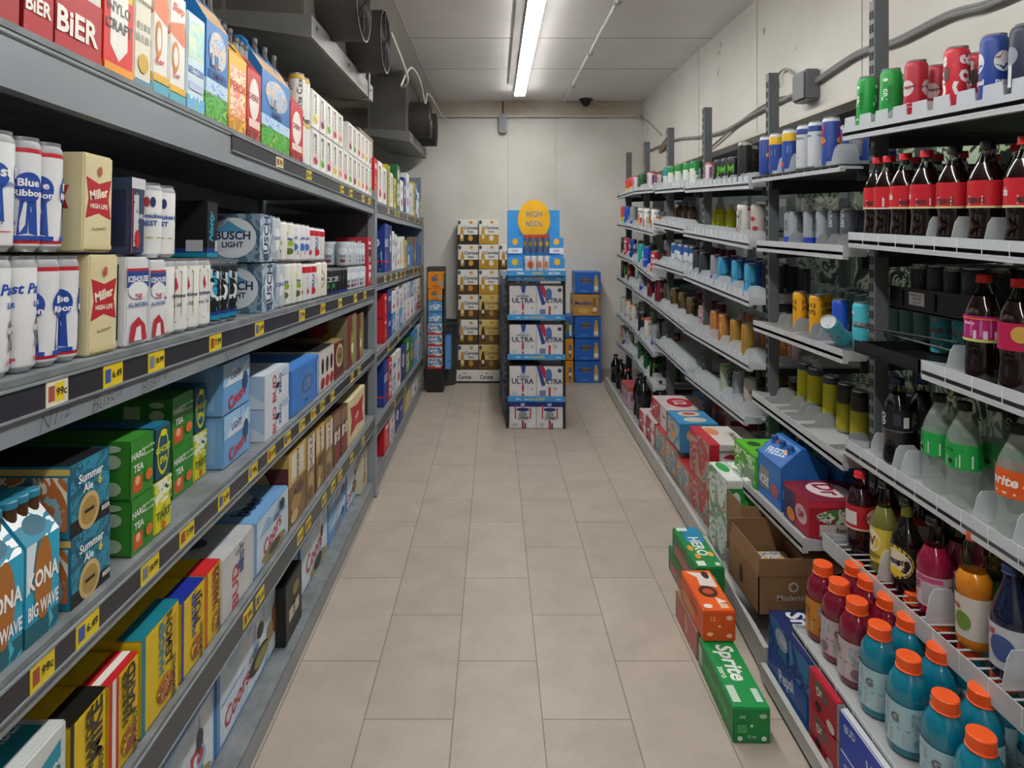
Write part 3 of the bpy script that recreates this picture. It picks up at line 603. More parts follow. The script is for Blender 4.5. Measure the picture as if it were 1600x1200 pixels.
d('hn_pack', 'small sky blue and white sampler box', '#3c98dc', front=[('e',.5,.74,.2,.2,'#f2b81e'), ('r',0,1,0,.34,'#e8eaf0'), ('t','noon',.5,.16,.1,'#7d6cae')])
d('hn_can_red', 'slim can with red collar and amber print', '#5a6c8c', shoulder='#c23a2c', bands=[(.8,.9,'#c23a2c')], front=[('e',.5,.5,.3,.14,'#c9a02e'), ('r',.1,.9,.1,.3,'#2d4a7c')])
d('hn_can_white', 'slim can with white and orange print', '#c9cbd2', front=[('e',.5,.5,.3,.2,'#d87a3c'), ('p',[(.2,.8),(.8,.6),(.8,.5),(.2,.7)],'#b83a34'), ('r',.1,.9,.1,.2,'#7d90b8')])
d('hn_side', 'blue grey printed carton', '#6a7c90', front=[('r',.05,.95,.05,.95,art('#5f768c','#b7b3ae','#3c5a7c','#8a5a3c','#d4d4d2',scale=12))])
# ------------------------------------------------------------------ the room
YB, XR, ZC, XL, YF = 7.54, 1.69, 3.17, -2.3, -3.0
W_WALL = wall_mat('painted_wall', '#dedcd6', '#cbc8c0', .55)
W_SIDE = wall_mat('side_wall_paint', '#d6d5cf', '#c6c3ba', .55, spots=True)
W_CEIL = wall_mat('ceiling_panel', '#e8e6e4', '#dad8d6', .42)
m = MB(); m.box(XL-.1, 3.6, YF-.1, YB+.1, -.1, 0, floor_mat()); struct('floor', m)
m = MB(); m.box(XL-.1, XR+.12, YF-.1, YB+.1, ZC, ZC+.1, W_CEIL); struct('ceiling', m)
m = MB(); m.box(XL, XR+.12, YB, YB+.1, 0, ZC, W_WALL); struct('wall_back', m)
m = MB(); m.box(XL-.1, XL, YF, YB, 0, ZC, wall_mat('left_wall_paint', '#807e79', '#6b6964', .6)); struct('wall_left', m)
m = MB(); m.box(XL, 3.5, YF-.1, YF, 0, ZC, W_WALL); struct('wall_front', m)
# right wall: a header above the glass doors, solid at the far end
m = MB(); m.box(XR, XR+.12, YF, YB, 2.285, ZC, W_SIDE); m.box(XR, XR+.12, 6.98, YB, 0, 2.285, W_SIDE)
m.box(XR-.012, XR, YF, YB-.01, 2.285, 2.30, '#cfc8b8'); struct('wall_right', m)
m = MB(); m.box(XL, XR, YB-.035, YB, 3.0, ZC, wall_mat('soffit', '#cac3b6', '#a08d74', .6)); m.box(-.72, XR, YB-.055, YB-.035, 2.985, 3.003, '#c9c3b9'); struct('trim_1', m)
m = MB(); m.box(XL, XR, YB-.015, YB, 0, .09, '#aaa69c'); struct('baseboard_back', m)
for i, x in enumerate((.155, .70)):
    m = MB(); m.box(x, x+.004, YB-.004, YB, .09, 3.0, '#a7a59c'); struct('trim_%d' % (i + 2), m)
for i, x in enumerate((-.66,)):
    m = MB(); m.box(x, x+.006, YF, YB, ZC-.004, ZC, '#b5b2ad'); struct('trim_4', m)
for i, y in enumerate((6.0, 5.05, 2.6)):
    m = MB(); m.box(-.66, XR, y, y+.007, ZC-.003, ZC, '#a9a7a3'); struct('trim_%d' % (5 + i), m)
# panel seams on the header
for i, y in enumerate((1.86, 3.0, 4.2, 5.4)):
    m = MB(); m.box(XR-.003, XR, y, y+.005, 2.3, ZC, '#aaa598'); struct('trim_%d' % (9 + i), m)
# glass doors behind the gravity shelves and the lit shop beyond
XD = 2.16
m = MB(); m.box(XR+.12, XD+.06, YF, YB, 2.285, 2.35, '#3b3d40'); struct('trim_14', m)
m = MB(); m.box(3.4, 3.5, YF, YB, 0, 3.2, art('#1c1e1a','#cfd8b4','#2c3028','#e4e8d4','#39443a','#22241f', scale=3.5, seed=3.0)); struct('wall_shop', m)
m = MB(); m.box(XR+.12, 3.5, YF, YB, 3.2, 3.3, W_CEIL); struct('ceiling_shop', m)
al = mat('#8f9499', .35, .8); glass = clear('#f3faf6', .02, 1.45)
n = 0
for i in range(9):
    y0 = .35 + .74 * i
    n += 1
    dr = MB(); 
    dr.box(XD, XD+.045, y0, y0+.05, .12, 2.285, al); dr.box(XD, XD+.045, y0+.69, y0+.74, .12, 2.285, al)
    dr.box(XD, XD+.045, y0+.05, y0+.69, .12, .18, al); dr.box(XD, XD+.045, y0+.05, y0+.69, 2.22, 2.285, al)
    o = tag(dr.build('door_%d' % n), kind='structure')
    g = MB(); g.box(XD+.015, XD+.022, y0+.05, y0+.69, .18, 2.22, glass); g.build('pane', o)
m = MB(); m.box(XR+.12, XD+.05, YF, YB, 0, .12, '#55585b'); struct('baseboard_right', m)
m = MB(); m.box(XD, XD+.06, 7.0, YB, .12, 2.285, '#55585b'); m.box(XD, XD+.06, YF, .35, .12, 2.285, '#55585b'); struct('wall_door_side', m)
# the shop's own ceiling lamps beyond the doors
for i, y in enumerate((1.6, 4.6)):
    l = empty('shop_ceiling_lamp', (2.85, y, 3.17)); tag(l, 'long shop lamp beyond the glass doors, ' + ('nearer' if i == 0 else 'farther') + ' of two', 'lamp')
    a = MB(); a.box(-.08, .08, -.95, .95, 0, .03, '#dddddd'); a.build('lamp_housing', l)
    a = MB(); a.box(-.06, .06, -.92, .92, -.02, 0, emit('#f4fff4', SHOP_LAMP)); a.build('lamp_diffuser', l)

# ------------------------------------------------------------------ ceiling things
LEDM = emit('#fffdf8', LAMP)
for i in range(4):
    y1 = 6.92 - 2.42 * i
    l = empty('led_strip_lamp', (.264, y1 - 1.2, ZC))
    tag(l, ['white LED strip lamp on the ceiling, nearest the back wall', 'white LED strip lamp on the ceiling, cut by the photo top',
            'white LED strip lamp on the ceiling, third from the back wall', 'white LED strip lamp on the ceiling, behind the viewer'][i], 'lamp', 'led strip lamps along the aisle')
    a = MB(); a.box(-.056, .056, -1.2, 1.2, -.052, 0, '#d4d4d2'); a.build('lamp_housing', l)
    a = MB(); a.rbox(-.054, .054, -1.195, 1.195, -.064, -.052, LEDM, r=.004); a.build('lamp_diffuser', l)
m = MB(); m.rbox(.135, .20, -2, 6.62, ZC-.014, ZC, '#9c9a98', r=.004); tag(m.build('cable_raceway'), 'grey painted raceway running beside the ceiling strip lamp', 'cable raceway')
m = MB()
m.tube([(.79, 7.50, ZC-.018), (.79, 3.5, ZC-.018), (.80, -2.5, ZC-.018)], .014, '#c8c7c4')
for y in (6.6, 5.4, 4.2): m.box(.77, .812, y, y+.03, ZC-.037, ZC, '#b5b4b1')
tag(m.build('ceiling_conduit'), 'white painted conduit running along the ceiling right of the lamp', 'conduit')
c = empty('security_camera', (1.03, 7.38, ZC)); tag(c, 'small black dome security camera on the ceiling', 'security camera')
a = MB(); a.lathe([(.075, 0), (.075, -.02), (.06, -.025)], '#222326', n=24); a.build('mount', c)
a = MB(); a.lathe([(.052, -.02), (.05, -.045), (.04, -.068), (.022, -.085), (.001, -.09)], clear('#0c0d10', .08, 1.45, trans=.1), n=24, cap0=False, cap1=False); a.build('dome', c)
jb = empty('junction_box', (.095, YB-.06, 2.93)); tag(jb, 'grey junction box high on the middle of the back wall', 'junction box')
a = MB(); a.rbox(-.045, .045, -.02, .06, -.13, .09, '#8c9294', r=.012); a.build('box_body', jb)
a = MB(); a.tube([(0, .02, .08), (0, .02, .235)], .009, '#7a4a3c'); a.build('conduit_stub', jb)
a = MB(); a.rbox(-.03, .03, -.026, -.018, -.10, .06, '#7d8386', r=.003); a.build('cover', jb)

# evaporators (fan coolers) hanging under the ceiling on the left
def evaporator(y0, y1, label):
    e = empty('evaporator_unit', (-.80, y0, 2.50)); tag(e, label, 'evaporator', 'evaporators above the left rack')
    L = y1 - y0; gm = mat('#3f3c38', .6, .1, .35, 7); gl = mat('#7d7d7a', .45, .2, .2, 6)
    a = MB(); a.rbox(-.36, -.02, 0, L, .10, .60, mat('#605e59', .5, .1, .2, 4), r=.006)
    a.box(-.37, -.355, -.004, L+.004, .1, .6, gl); a.build('housing', e)
    for hx, hy in ((-.32, .08), (-.06, .08), (-.32, L-.08), (-.06, L-.08)):
        q_ = MB(); q_.box(hx-.012, hx+.012, hy-.012, hy+.012, .6, ZC-2.5, gl); q_.build('hanger', e)
    a = MB(); a.prism([(-.40, .06), (.0, .0), (.02, .0), (.02, .095), (-.40, .12)], 1, -.02, L+.02, gl)
    a.build('drip_tray', e)
    for fy in (.06, L/2, L-.06):
        a = MB(); a.rbox(.018, .025, fy-.008, fy+.008, .05, .066, '#33322f', r=.002); a.build('screw', e)
    for k in (0, 1):
        fy = L * (.24 if k == 0 else .70); r = .175; fz = .22+.04
        X = Matrix.Translation((0, fy, fz)) @ Matrix.Rotation(PI/2, 4, 'Y')
        s = MB(); s.lathe([(r, -.03), (r, .17), (r+.004, .175), (r-.006, .175), (r-.006, -.03)], gm, n=36, cap0=False, cap1=False)
        s.v = [tuple(X @ Vector(p)) for p in s.v]; sh = s.build('fan_shroud', e)
        s = MB()
        for q in range(1, 9): 
            rr = r * q / 9
            s.tube([(rr*math.cos(2*PI*t/28), rr*math.sin(2*PI*t/28), .172) for t in range(29)], .0016, '#2a2826', n=4)
        for q in range(8): s.tube([(.02*math.cos(PI*q/4), .02*math.sin(PI*q/4), .174), (r*math.cos(PI*q/4), r*math.sin(PI*q/4), .172)], .002, '#2a2826', n=4)
        s.v = [tuple(X @ Vector(p)) for p in s.v]; s.build('fan_grille', sh)
        s = MB()
        for q in range(5):
            b0 = 2*PI*q/5
            pts = [(.03, -.25), (.155, -.42), (.165, .12), (.03, .3)]
            vs = [(rr*math.cos(b0+t), rr*math.sin(b0+t), .09 + .045*(t)) for rr, t in pts] + [(rr*math.cos(b0+t), rr*math.sin(b0+t), .093 + .045*(t)) for rr, t in pts]
            s.add(vs, [(0,1,2,3), (7,6,5,4), (0,4,5,1), (1,5,6,2), (2,6,7,3), (3,7,4,0)], '#1d1c1b')
        s.lathe([(.035, .05), (.035, .12), (.02, .13)], '#242322', n=16)
        s.v = [tuple(X @ Vector(p)) for p in s.v]; s.build('fan_blades', sh)
    a = MB(); a.box(.02, .026, L-.14, L-.10, -.0, .16, gl); a.box(-.01, .026, L-.14, L-.10, -.01, .0, gl); a.build('bracket', e)
    return e
evaporator(2.80, 4.16, 'large grey fan cooler under the ceiling, nearer of two')
evaporator(6.02, 7.42, 'grey fan cooler under the ceiling by the back wall')
def spl(pts, n=8):
    P = [Vector(p) for p in pts]; out = []
    for i in range(len(P)-1):
        p0, p1, p2, p3 = P[max(i-1, 0)], P[i], P[i+1], P[min(i+2, len(P)-1)]
        for j in range(n):
            t = j/n
            out.append(.5*((2*p1) + (p2-p0)*t + (2*p0-5*p1+4*p2-p3)*t*t + (3*p1-p0-3*p2+p3)*t*t*t))
    return out + [P[-1]]
m = MB(); m.tube(spl([(-.62, 3.9, 2.86), (-.56, 4.2, 2.66), (-.64, 4.45, 2.66), (-.63, 4.9, 2.9), (-.62, 5.4, 2.92), (-.64, 6.0, 2.85), (-.64, 6.3, 3.0), (-.6, 7.3, 2.99), (-.52, 7.45, 2.90)]), .008, '#c2c0ba')
tag(m.build('power_cable'), 'white cable hanging between the two fan coolers', 'cable')

# wiring on the right wall
bx = empty('junction_box', (XR-.045, 2.42, 2.61)); 
bx.location = (XR-.03, (XR-.03)*F/(1262-CX), 0); bx.location.z = hz(137, bx.location.y)
tag(bx, 'grey box with cables on the right wall', 'junction box')
a = MB(); a.rbox(-.045, .03, -.075, .075, -.075, .085, '#6c6f72', r=.008); a.build('box_body', bx)
a = MB(); a.rbox(-.052, -.045, -.065, .065, -.065, .07, '#5f6265', r=.003); a.build('cover', bx)
def wallpts(L, X=XR-.02):
    return [(X, dY(px, X), hz(py, dY(px, X))) for px, py in L]
m = MB()
for dz in (0, -.012): m.tube([(p[0], p[1], p[2]+dz) for p in spl(wallpts([(1600, -22), (1540, 5), (1480, 22), (1400, 62), (1340, 82), (1280, 122), (1262, 135)]))], .011, '#88898a')
m.tube(spl(wallpts([(1256, 140), (1215, 160), (1180, 177), (1130, 205), (1090, 214), (1060, 217), (1035, 226), (1008, 238)])), .011, '#8b8a88')
tag(m.build('wall_cable'), 'thick grey cable pair clipped along the right wall', 'cable')
m = MB(); m.tube(spl(wallpts([(1250, 151), (1215, 154), (1170, 180), (1125, 218), (1100, 240)])), .007, '#7b7a78')
tag(m.build('wall_cable'), 'thin grey cable sagging below the box on the right wall', 'cable')
m = MB(); m.tube(spl(wallpts([(1217, 136), (1216, 118), (1226, 108), (1240, 116), (1252, 126)])), .007, '#9b9a98')
tag(m.build('wall_cable'), 'short looped cable end above the box on the right wall', 'cable')
m = MB(); m.tube(spl(wallpts([(1001, 180), (1004, 186), (1012, 190), (1022, 200), (1034, 212)])), .006, '#a49a8a')
m.tube(spl([(1.1, 7.44, 3.16), (1.35, 7.46, 3.08), (1.55, 7.47, 3.06), (1.64, 7.44, 2.98), (1.66, 7.3, 2.86)]), .007, '#c4beb2')
tag(m.build('corner_wire'), 'thin pale wire drooping from the ceiling camera into the corner', 'wire')
m = MB(); m.prism([(6.3, 2.50), (6.6, 2.46), (6.62, 2.52), (6.15, 2.62)], 0, XR-.03, XR-.012, mat('#6a5c4c', .7)); tag(m.build('broken_board'), 'dark broken board scrap on the right wall corner', 'board')

# ------------------------------------------------------------------ left steel racks
XF = -.76
GREY = mat('#8b939a', .42, .1, .14, 3.0); GREYD = mat('#7c8286', .55, .1, .3, 14); STRIP = mat('#2c2c34', .35); RAIL = mat('#55585d', .45, .3)
# shelf: (front top height near Y=1.0, at Y=4.15, at 6.92), beam height
LSH = {1: (2.0, 1.885, .105), 2: (1.438, 1.328, .105), 3: (.979, .93, .09), 4: (.560, .515, .10), 5: (.095, .095, .09)}
LSB = {1: (1.868, 1.80, .095), 2: (1.393, 1.322, .10), 3: (.885, .885, .09), 4: (.45, .36, .09), 5: (.095, .095, .09)}
YS = (1.0, 4.17, 6.90)
def deck(s, y):
    if y <= YS[1]: return LSH[s][0] + slope_of(s, y) * (y - YS[0])
    return LSB[s][0] + slope_of(s, y) * (y - YS[1])
def slope_of(s, y):
    a, b = (LSH if y <= YS[1] else LSB)[s][:2]
    return (b - a) / ((YS[1] - YS[0]) if y <= YS[1] else (YS[2] - YS[1]))
TAGS = {1: [(435, 22), (481, 12), (533, 9), (547, 8), (566, 8), (576, 7)],
        2: [(85, 34), (173, 30), (241, 25), (334, 20), (403, 17), (470, 14), (503, 8), (530, 8), (554, 7), (569, 5)],
        3: [(62, 38), (133, 36), (231, 30), (289, 27), (347, 22), (393, 18), (422, 15), (447, 13), (470, 9), (488, 8), (502, 8), (518, 7), (549, 7), (560, 6)],
        4: [(385, 22), (404, 14), (467, 10), (480, 9), (505, 9), (519, 8), (530, 8), (548, 8), (566, 6)]}
TAGB = {1: [(606, 6), (617, 4), (622, 3), (636, 3), (648, 4), (655, 3), (660, 3)], 2: [(601, 3), (610, 4), (619, 3), (626, 4), (632, 2), (646, 2), (652, 2), (657, 2)], 3: [(606, 3), (622, 3), (640, 3)], 4: [(616, 5), (632, 3)]}
def left_rack(label, y0, y1, shelves, tags):
    rk = empty('steel_shelving_rack', (XF - .35, (y0 + y1)/2, 0)); tag(rk, label, 'shelving rack', 'grey steel racks on the left')
    ox, oy = XF - .35, (y0+y1)/2
    dp = .75
    for s in shelves:
        za, zb, bh = deck(s, y0), deck(s, y1), LSH[s][2]
        sh = MB()
        def slab(x0, x1, t0, t1, mm, yy0=y0, yy1=y1):
            a, b = deck(s, yy0), deck(s, yy1)
            vs = [(x - ox, y - oy, z) for (y, zz) in ((yy0, a), (yy1, b)) for x in (x0, x1) for z in (zz - t0, zz - t1)]
            sh.add(vs, [(0,1,3,2), (4,6,7,5), (0,2,6,4), (1,5,7,3), (0,4,5,1), (2,3,7,6)], mm)
        slab(XF - dp, XF - .0285, 0, .02, GREYD); o = None
        shelf = sh.build('shelf_deck', rk)
        sh = MB(); slab(XF - .03, XF, .012, bh, GREY); slab(XF-.028, XF+.002, .0, .012, GREYD)
        slab(XF - dp, XF - dp + .02, .02, bh, GREY)
        if s == 1 and y0 < 1: slab(XF, XF+.0012, .020, .0245, '#26282b', y0, 1.88)
        if s in (2,): 
            for yy, t in ((1.13, 'N1/2'), (1.28, 'Busch'), (1.46, 'Bush 0'), (1.9, 'Natural'), (2.35, 'Coors')):
                if y0 < yy < y1:
                    vs, fs, asp = text2d(t, -.02, .3)
                    sh.add([(XF + .0006 - ox, yy + a*.028 - oy, deck(s, yy) - .082 + b*.028 + a*.004) for a, b in vs], fs, '#4d5154')
        sh.build('front_beam', shelf)
        if s < 5:
            sh = MB(); top, bot = (.018, .062) if s != 4 else (.014, .088)
            ry = max(y0, 1.88) if s == 1 else y0
            slab(XF, XF + .004, top, bot, STRIP if s != 4 else RAIL, ry); slab(XF, XF+.007, top - .004, top, GREY, ry); slab(XF, XF+.007, bot, bot+.004, GREY, ry)
            sh.build('label_rail', shelf)
            for j, (px, wpx) in enumerate(tags.get(s, [])):
                y = dY(px, XF); ww = wpx * y * y / (F * abs(XF)); ww = min(max(ww, .03), .075); hh = min(.044, ww*.8) if s != 1 else .036
                zc = deck(s, y) - (top + bot)/2
                t = MB(); yel = '#e2c81e' if not (s == 1 and j == 0) and not (s == 2 and j == 0) else '#ded8c4'
                t.box(XF + .004 - ox, XF + .0055 - ox, y - ww/2 - oy, y + ww/2 - oy, zc - hh/2, zc + hh/2, yel)
                fx = XF + .0059 - ox
                t.add([(fx, y - ww*.42 - oy, zc - hh*.3), (fx, y - ww*.14 - oy, zc - hh*.3), (fx, y - ww*.14 - oy, zc + hh*.3), (fx, y - ww*.42 - oy, zc + hh*.3)], [(0,1,2,3)], ['#a04a3c', '#3c5aa0', '#7a8290'][j % 3])
                if yel != '#e2c81e': t.add([(fx, y - ww*.1 - oy, zc - hh*.36), (fx, y + ww*.3 - oy, zc - hh*.36), (fx, y + ww*.3 - oy, zc + hh*.36), (fx, y - ww*.1 - oy, zc + hh*.36)], [(0,1,2,3)], '#e2c81e')
                vs, fs, asp = text2d(['99c', '6.49', '18.99', '7.99', '2.49'][j % 5], .03)
                k = min(hh*.45, ww*.5/asp)
                t.add([(fx + .0004, y + ww*.18 + a*k - oy, zc + b*k) for a, b in vs], fs, '#2a2a20')
                t.build('price_tag', shelf)
    return rk, ox, oy
rk, ox, oy = left_rack('long grey steel rack full of beer on the near left', .55, 4.12, (1, 2, 3, 4, 5), TAGS)
for y in (.5, 4.145):
    m = MB(); m.rbox(XF - .04 - ox, XF + .008 - ox, y - .04 - oy, y + .03 - oy, 0, 1.93 if y > 1 else 2.2, GREY, r=.004)
    m.box(XF - .05 - ox, XF + .02 - ox, y - .05 - oy, y + .032 - oy, 0, .012, GREYD); m.build('upright_post', rk)
    m = MB(); m.rbox(XF - .75 - ox, XF - .70 - ox, y - .03 - oy, y + .03 - oy, 0, 2.3, GREY, r=.004); m.build('upright_post', rk)
m = MB(); m.box(XF - .70 - ox, XF - .04 - ox, 4.12 - oy, 4.128 - oy, .1, 1.78, mat('#4b4f52', .6, .2)); m.build('end_panel', rk)
m = MB(); m.box(XF - .77 - ox, XF - .755 - ox, .5 - oy, 4.15 - oy, .1, 2.3, mat('#3a3c3e', .7)); m.build('back_panel', rk)
rk, ox, oy = left_rack('shorter grey steel rack beyond the long one', 4.18, 6.88, (1, 2, 3, 4, 5), TAGB)
m = MB(); m.rbox(XF - .03 - ox, XF + .008 - ox, 6.885 - oy, 6.935 - oy, 0, 1.82, GREY, r=.004); m.box(XF - .04 - ox, XF + .03 - ox, 6.87 - oy, 6.95 - oy, 0, .012, GREYD); m.build('upright_post', rk)
m = MB(); m.rbox(XF - .75 - ox, XF - .70 - ox, 6.88 - oy, 6.93 - oy, 0, 2.24, GREY, r=.004); m.build('upright_post', rk)
m = MB(); m.box(XF - .70 - ox, XF - .02 - ox, 6.89 - oy, 6.90 - oy, .1, 2.24, mat('#7d8a96', .5, .2)); m.build('end_panel', rk)
m = MB(); m.box(XF - .77 - ox, XF - .755 - ox, 4.18 - oy, 6.9 - oy, .1, 1.9, mat('#3a3c3e', .7)); m.build('back_panel', rk)
# ------------------------------------------------------------------ goods on the left racks
SN = {1: 'top beer shelf', 2: 'second beer shelf', 3: 'middle beer shelf', 4: 'fourth beer shelf', 5: 'bottom beer deck'}
SB = {k: v.replace('beer', 'far beer') for k, v in SN.items()}
def ceilz(s, y): return 9 if s == 1 else deck(s-1, y) - .105
def span(px0, px1, X):
    y0, y1 = dY(px0, X), dY(px1, X)
    if y0 < 4.12: y1 = min(y1, 4.108)
    else: y0, y1 = max(y0, 4.185), min(y1, 6.86)
    return y0, y1
def LC(s, px0, px1, D_, h, z=0.0, dp=.30, X=-.775, shape='box', tier='', rows=1, ry=0.0):
    y0, y1 = span(px0, px1, X); w_ = (y1 - y0) - .004
    if w_ < .03: return
    ym = (y0+y1)/2
    nm = (SN if ym < 4.15 else SB)[s]
    h = min(h, ceilz(s, y1) - deck(s, y0) - z - .02)
    for k in range(rows):
        carton(D_, w_, dp, h, (X - k*(dp + .01), y0 + .002, deck(s, y0) + z + .0015), PI/2 + ry, nm + (' ' + tier if tier else '') + (' back row' if k else ''), ym, shape, tilt=math.atan(slope_of(s, ym)))
def LK(s, px0, px1, n, D_, h, z=0.0, r=.033, X=-.775, tier='', rows=2):
    """a run of n cans between two picture columns"""
    y0, y1 = span(px0, px1, X)
    r = min(r, (y1 - y0)/n/2 * .98)
    for i in range(n):
        y = y0 + (y1 - y0) * (i + .5)/n; nm = (SN if y < 4.15 else SB)[s]
        for k in range(rows):
            can(D_, round(r, 3), h, (X - r - k*(2*r + .003), y, deck(s, y) + z + .0015), R.uniform(-.5, .5) + .5, nm + (' ' + tier if tier else '') + (' back row' if k else ''), y, tilt=math.atan(slope_of(s, y)))
G = D
# top shelf
LC(1, -110, -12, G['red_cart'], .27); LC(1, -10, 33, G['red_cart'], .26, dp=.2); LC(1, 35, 83, G['cream_red'], .27)
LC(1, 84, 158, G['cream_red'], .28)
LC(1, 160, 207, G['yellow_red'], .30, dp=.2); LC(1, 208, 236, G['pale_list'], .27, dp=.22); LC(1, 237, 262, G['white_orange'], .31, dp=.2); LC(1, 263, 289, G['white_orange'], .27, dp=.22)
LC(1, 291, 319, G['paleblue'], .255, dp=.2); LC(1, 320, 355, G['car_blue'], .385, shape='carrier', dp=.17); LC(1, 356, 384, G['car_yellow'], .33, shape='carrier', dp=.17)
LC(1, 385, 407, G['car_red'], .32, shape='carrier', dp=.17); LC(1, 408, 452, G['car_blue'], .37, shape='carrier', dp=.17); LC(1, 453, 473, G['car_red'], .31, shape='carrier', dp=.17)
LK(1, 473, 487, 2, G['white_gold'], .185, tier='lower tier', rows=1, r=.05); LK(1, 472, 487, 2, G['white_gold'], .185, z=.187, tier='upper tier', rows=1, r=.05)
xs = [487, 499, 509, 519, 528, 536, 544, 551, 558, 564, 570, 576, 582]
nmz = ['cherry', 'lemon', 'lime', 'peach', 'berry']
for i in range(12):
    LC(1, xs[i], xs[i+1], G['slim_' + nmz[(i*2) % 5]], .175, dp=.16, tier='lower tier')
    if i not in (5,): LC(1, xs[i], xs[i+1], G['slim_' + nmz[(i*3+1) % 5]], .165, z=.178, dp=.16, tier='upper tier')
LC(1, 561, 583, G['brown_box'], .15, z=.35, dp=.25, X=-.9, tier='pile top')
LC(1, 584, 590, G['red_box'], .28, dp=.2); LC(1, 591, 597, G['slim_cherry'], .28, dp=.2); LC(1, 598, 604, G['slim_berry'], .26, dp=.2)
LC(1, 604, 609, G['tall_yellow'], .30, dp=.2)
for i, (a, b, k, h) in enumerate([(609.5, 614, 'slim_lemon', .26), (614.5, 619, 'pack_yel', .24), (619.5, 625, 'mix_green', .36), (625.5, 630, 'mix_white', .26), (630.5, 634.5, 'mix_navy', .3), (635, 639, 'mix_white', .36), (639.5, 643, 'pack_wh', .26), (643.5, 646, 'slim_lime', .3), (646.5, 649, 'pack_yel', .33), (649.5, 652, 'mix_blue', .34), (652.5, 655, 'mix_white', .26), (655.5, 658, 'mix_green', .2)]):
    LC(1, a, b, G[k], h, dp=.2)
# second shelf, lower and upper tiers
T1, H1 = .0, .193
LK(2, -62, 2, 1, G['pbr_light'], H1, tier='lower tier'); LK(2, -15, 28, 1, G['pbr_light'], H1, tier='lower tier', rows=2)
LK(2, 30, 66, 1, G['pbr_light'], H1, tier='lower tier'); LK(2, 66, 101, 1, G['pbr_red'], H1, tier='lower tier'); LK(2, 101, 131, 1, G['pbr_red'], H1, tier='lower tier')
LC(2, 136, 183, G['highlife'], .195, dp=.14, tier='lower tier', rows=2)
LC(2, 195, 231, G['icehouse'], .190, dp=.14, tier='lower tier', rows=2); LC(2, 232, 258, G['icehouse'], .183, dp=.14, tier='lower tier')
LK(2, 259, 334, 4, G['hexcan'], .185, tier='lower tier', r=.036)
LK(2, 335, 375, 3, G['natty'], .18, tier='lower tier', r=.036)
LC(2, 408, 431, G['busch'], .165, dp=.26, tier='lower tier'); LK(2, 432, 448, 2, G['silvercan'], .165, tier='lower tier')
LK(2, 449, 475, 3, G['limecan'], .165, tier='lower tier'); LK(2, 475, 497, 3, G['budred'], .16, tier='lower tier', r=.036); LK(2, 497, 514, 2, G['goldcan'], .165, tier='lower tier', r=.045)
LK(2, 516, 545, 5, G['blackcan'], .125, tier='lower tier', r=.036); LK(2, 546, 573, 6, G['clearwrap'], .13, tier='lower tier', r=.036)
LC(2, 574, 583, G['redpack'], .30, dp=.2)
z2 = .200
LK(2, -50, -8, 1, G['pbr_white'], H1, z=z2, tier='upper tier', rows=1)
LK(2, -8, 34, 1, G['pbr_white'], H1, z=z2, tier='upper tier'); LK(2, 38, 74, 1, G['pbr_red'], H1, z=z2, tier='upper tier'); LK(2, 74, 106, 1, G['pbr_red'], H1, z=z2, tier='upper tier')
LC(2, 128, 175, G['highlife'], .19, z=z2, dp=.14, tier='upper tier')
LC(2, 203, 226, G['icehouse_dark'], .165, z=z2-.004, dp=.14, tier='upper tier'); LC(2, 227, 243, G['icehouse_dark'], .158, z=z2-.004, dp=.14, X=-.82, tier='upper tier')
LK(2, 238, 280, 2, G['bestcan'], .172, z=z2-.012, tier='upper tier', r=.036)
LC(2, 322, 340, G['natty_pack'], .165, z=z2-.012, dp=.2, X=-.84, tier='upper tier')
LC(2, 405, 425, G['busch'], .16, z=.170, dp=.26, tier='upper tier'); LK(2, 426, 441, 2, G['silvercan'], .16, z=.170, tier='upper tier')
LK(2, 442, 464, 2, G['limecan'], .15, z=.170, tier='upper tier', r=.04); LK(2, 465, 487, 3, G['bluescript'], .15, z=.168, tier='upper tier', r=.04); LK(2, 488, 510, 3, G['budred'], .145, z=.168, tier='upper tier', r=.04)
LK(2, 543, 572, 6, G['clearwrap'], .13, z=.135, tier='upper tier', r=.036)
# far rack second shelf
LK(2, 601, 608, 3, G['natty'], .17, tier='lower tier', r=.05); 
for a, b, k, h in [(601, 607, 'blue_dark', .36), (607.5, 612, 'mix_navy', .34), (613, 616, 'mix_white', .3), (616.5, 620, 'pack_wh', .28), (620.5, 624, 'mix_white', .2), (624.5, 628, 'slim_peach', .25), (628.5, 632, 'slim_lemon', .27), (632.5, 636, 'pack_yel', .24), (636.5, 640, 'mix_blue', .22), (640.5, 645, 'blue_box', .2), (645.5, 650, 'bottle_art', .28), (650.5, 655, 'modelo_blue', .22), (655.5, 661, 'modelo_blue', .2)]:
    LC(2, a, b, G[k], h, dp=.25)
# middle shelf
LC(3, -70, -33, G['kona'], .235, dp=.14, shape='carrier'); LC(3, -32, 36, G['kona'], .235, dp=.14, shape='carrier'); LC(3, 38, 92, G['kona'], .238, dp=.14, shape='carrier', rows=2)
LC(3, 109, 172, G['teal_ale'], .130, dp=.24, tier='lower tier', rows=2); LC(3, 108, 171, G['teal_ale'], .130, z=.132, dp=.24, tier='upper tier', rows=2)
LC(3, 204, 240, G['green_tea'], .120, dp=.28, tier='lower tier'); LC(3, 241, 268, G['yellow_lemon'], .120, dp=.28, tier='lower tier')
LC(3, 203, 240, G['green_tea'], .125, z=.122, dp=.28, tier='upper tier'); LC(3, 241, 267, G['navy_yellow'], .125, z=.122, dp=.28, tier='upper tier')
LC(3, 269, 302, G['green_tea'], .130, X=-.84, dp=.28, tier='lower tier'); LC(3, 303, 323, G['yellow_lemon'], .130, X=-.84, dp=.28, tier='lower tier')
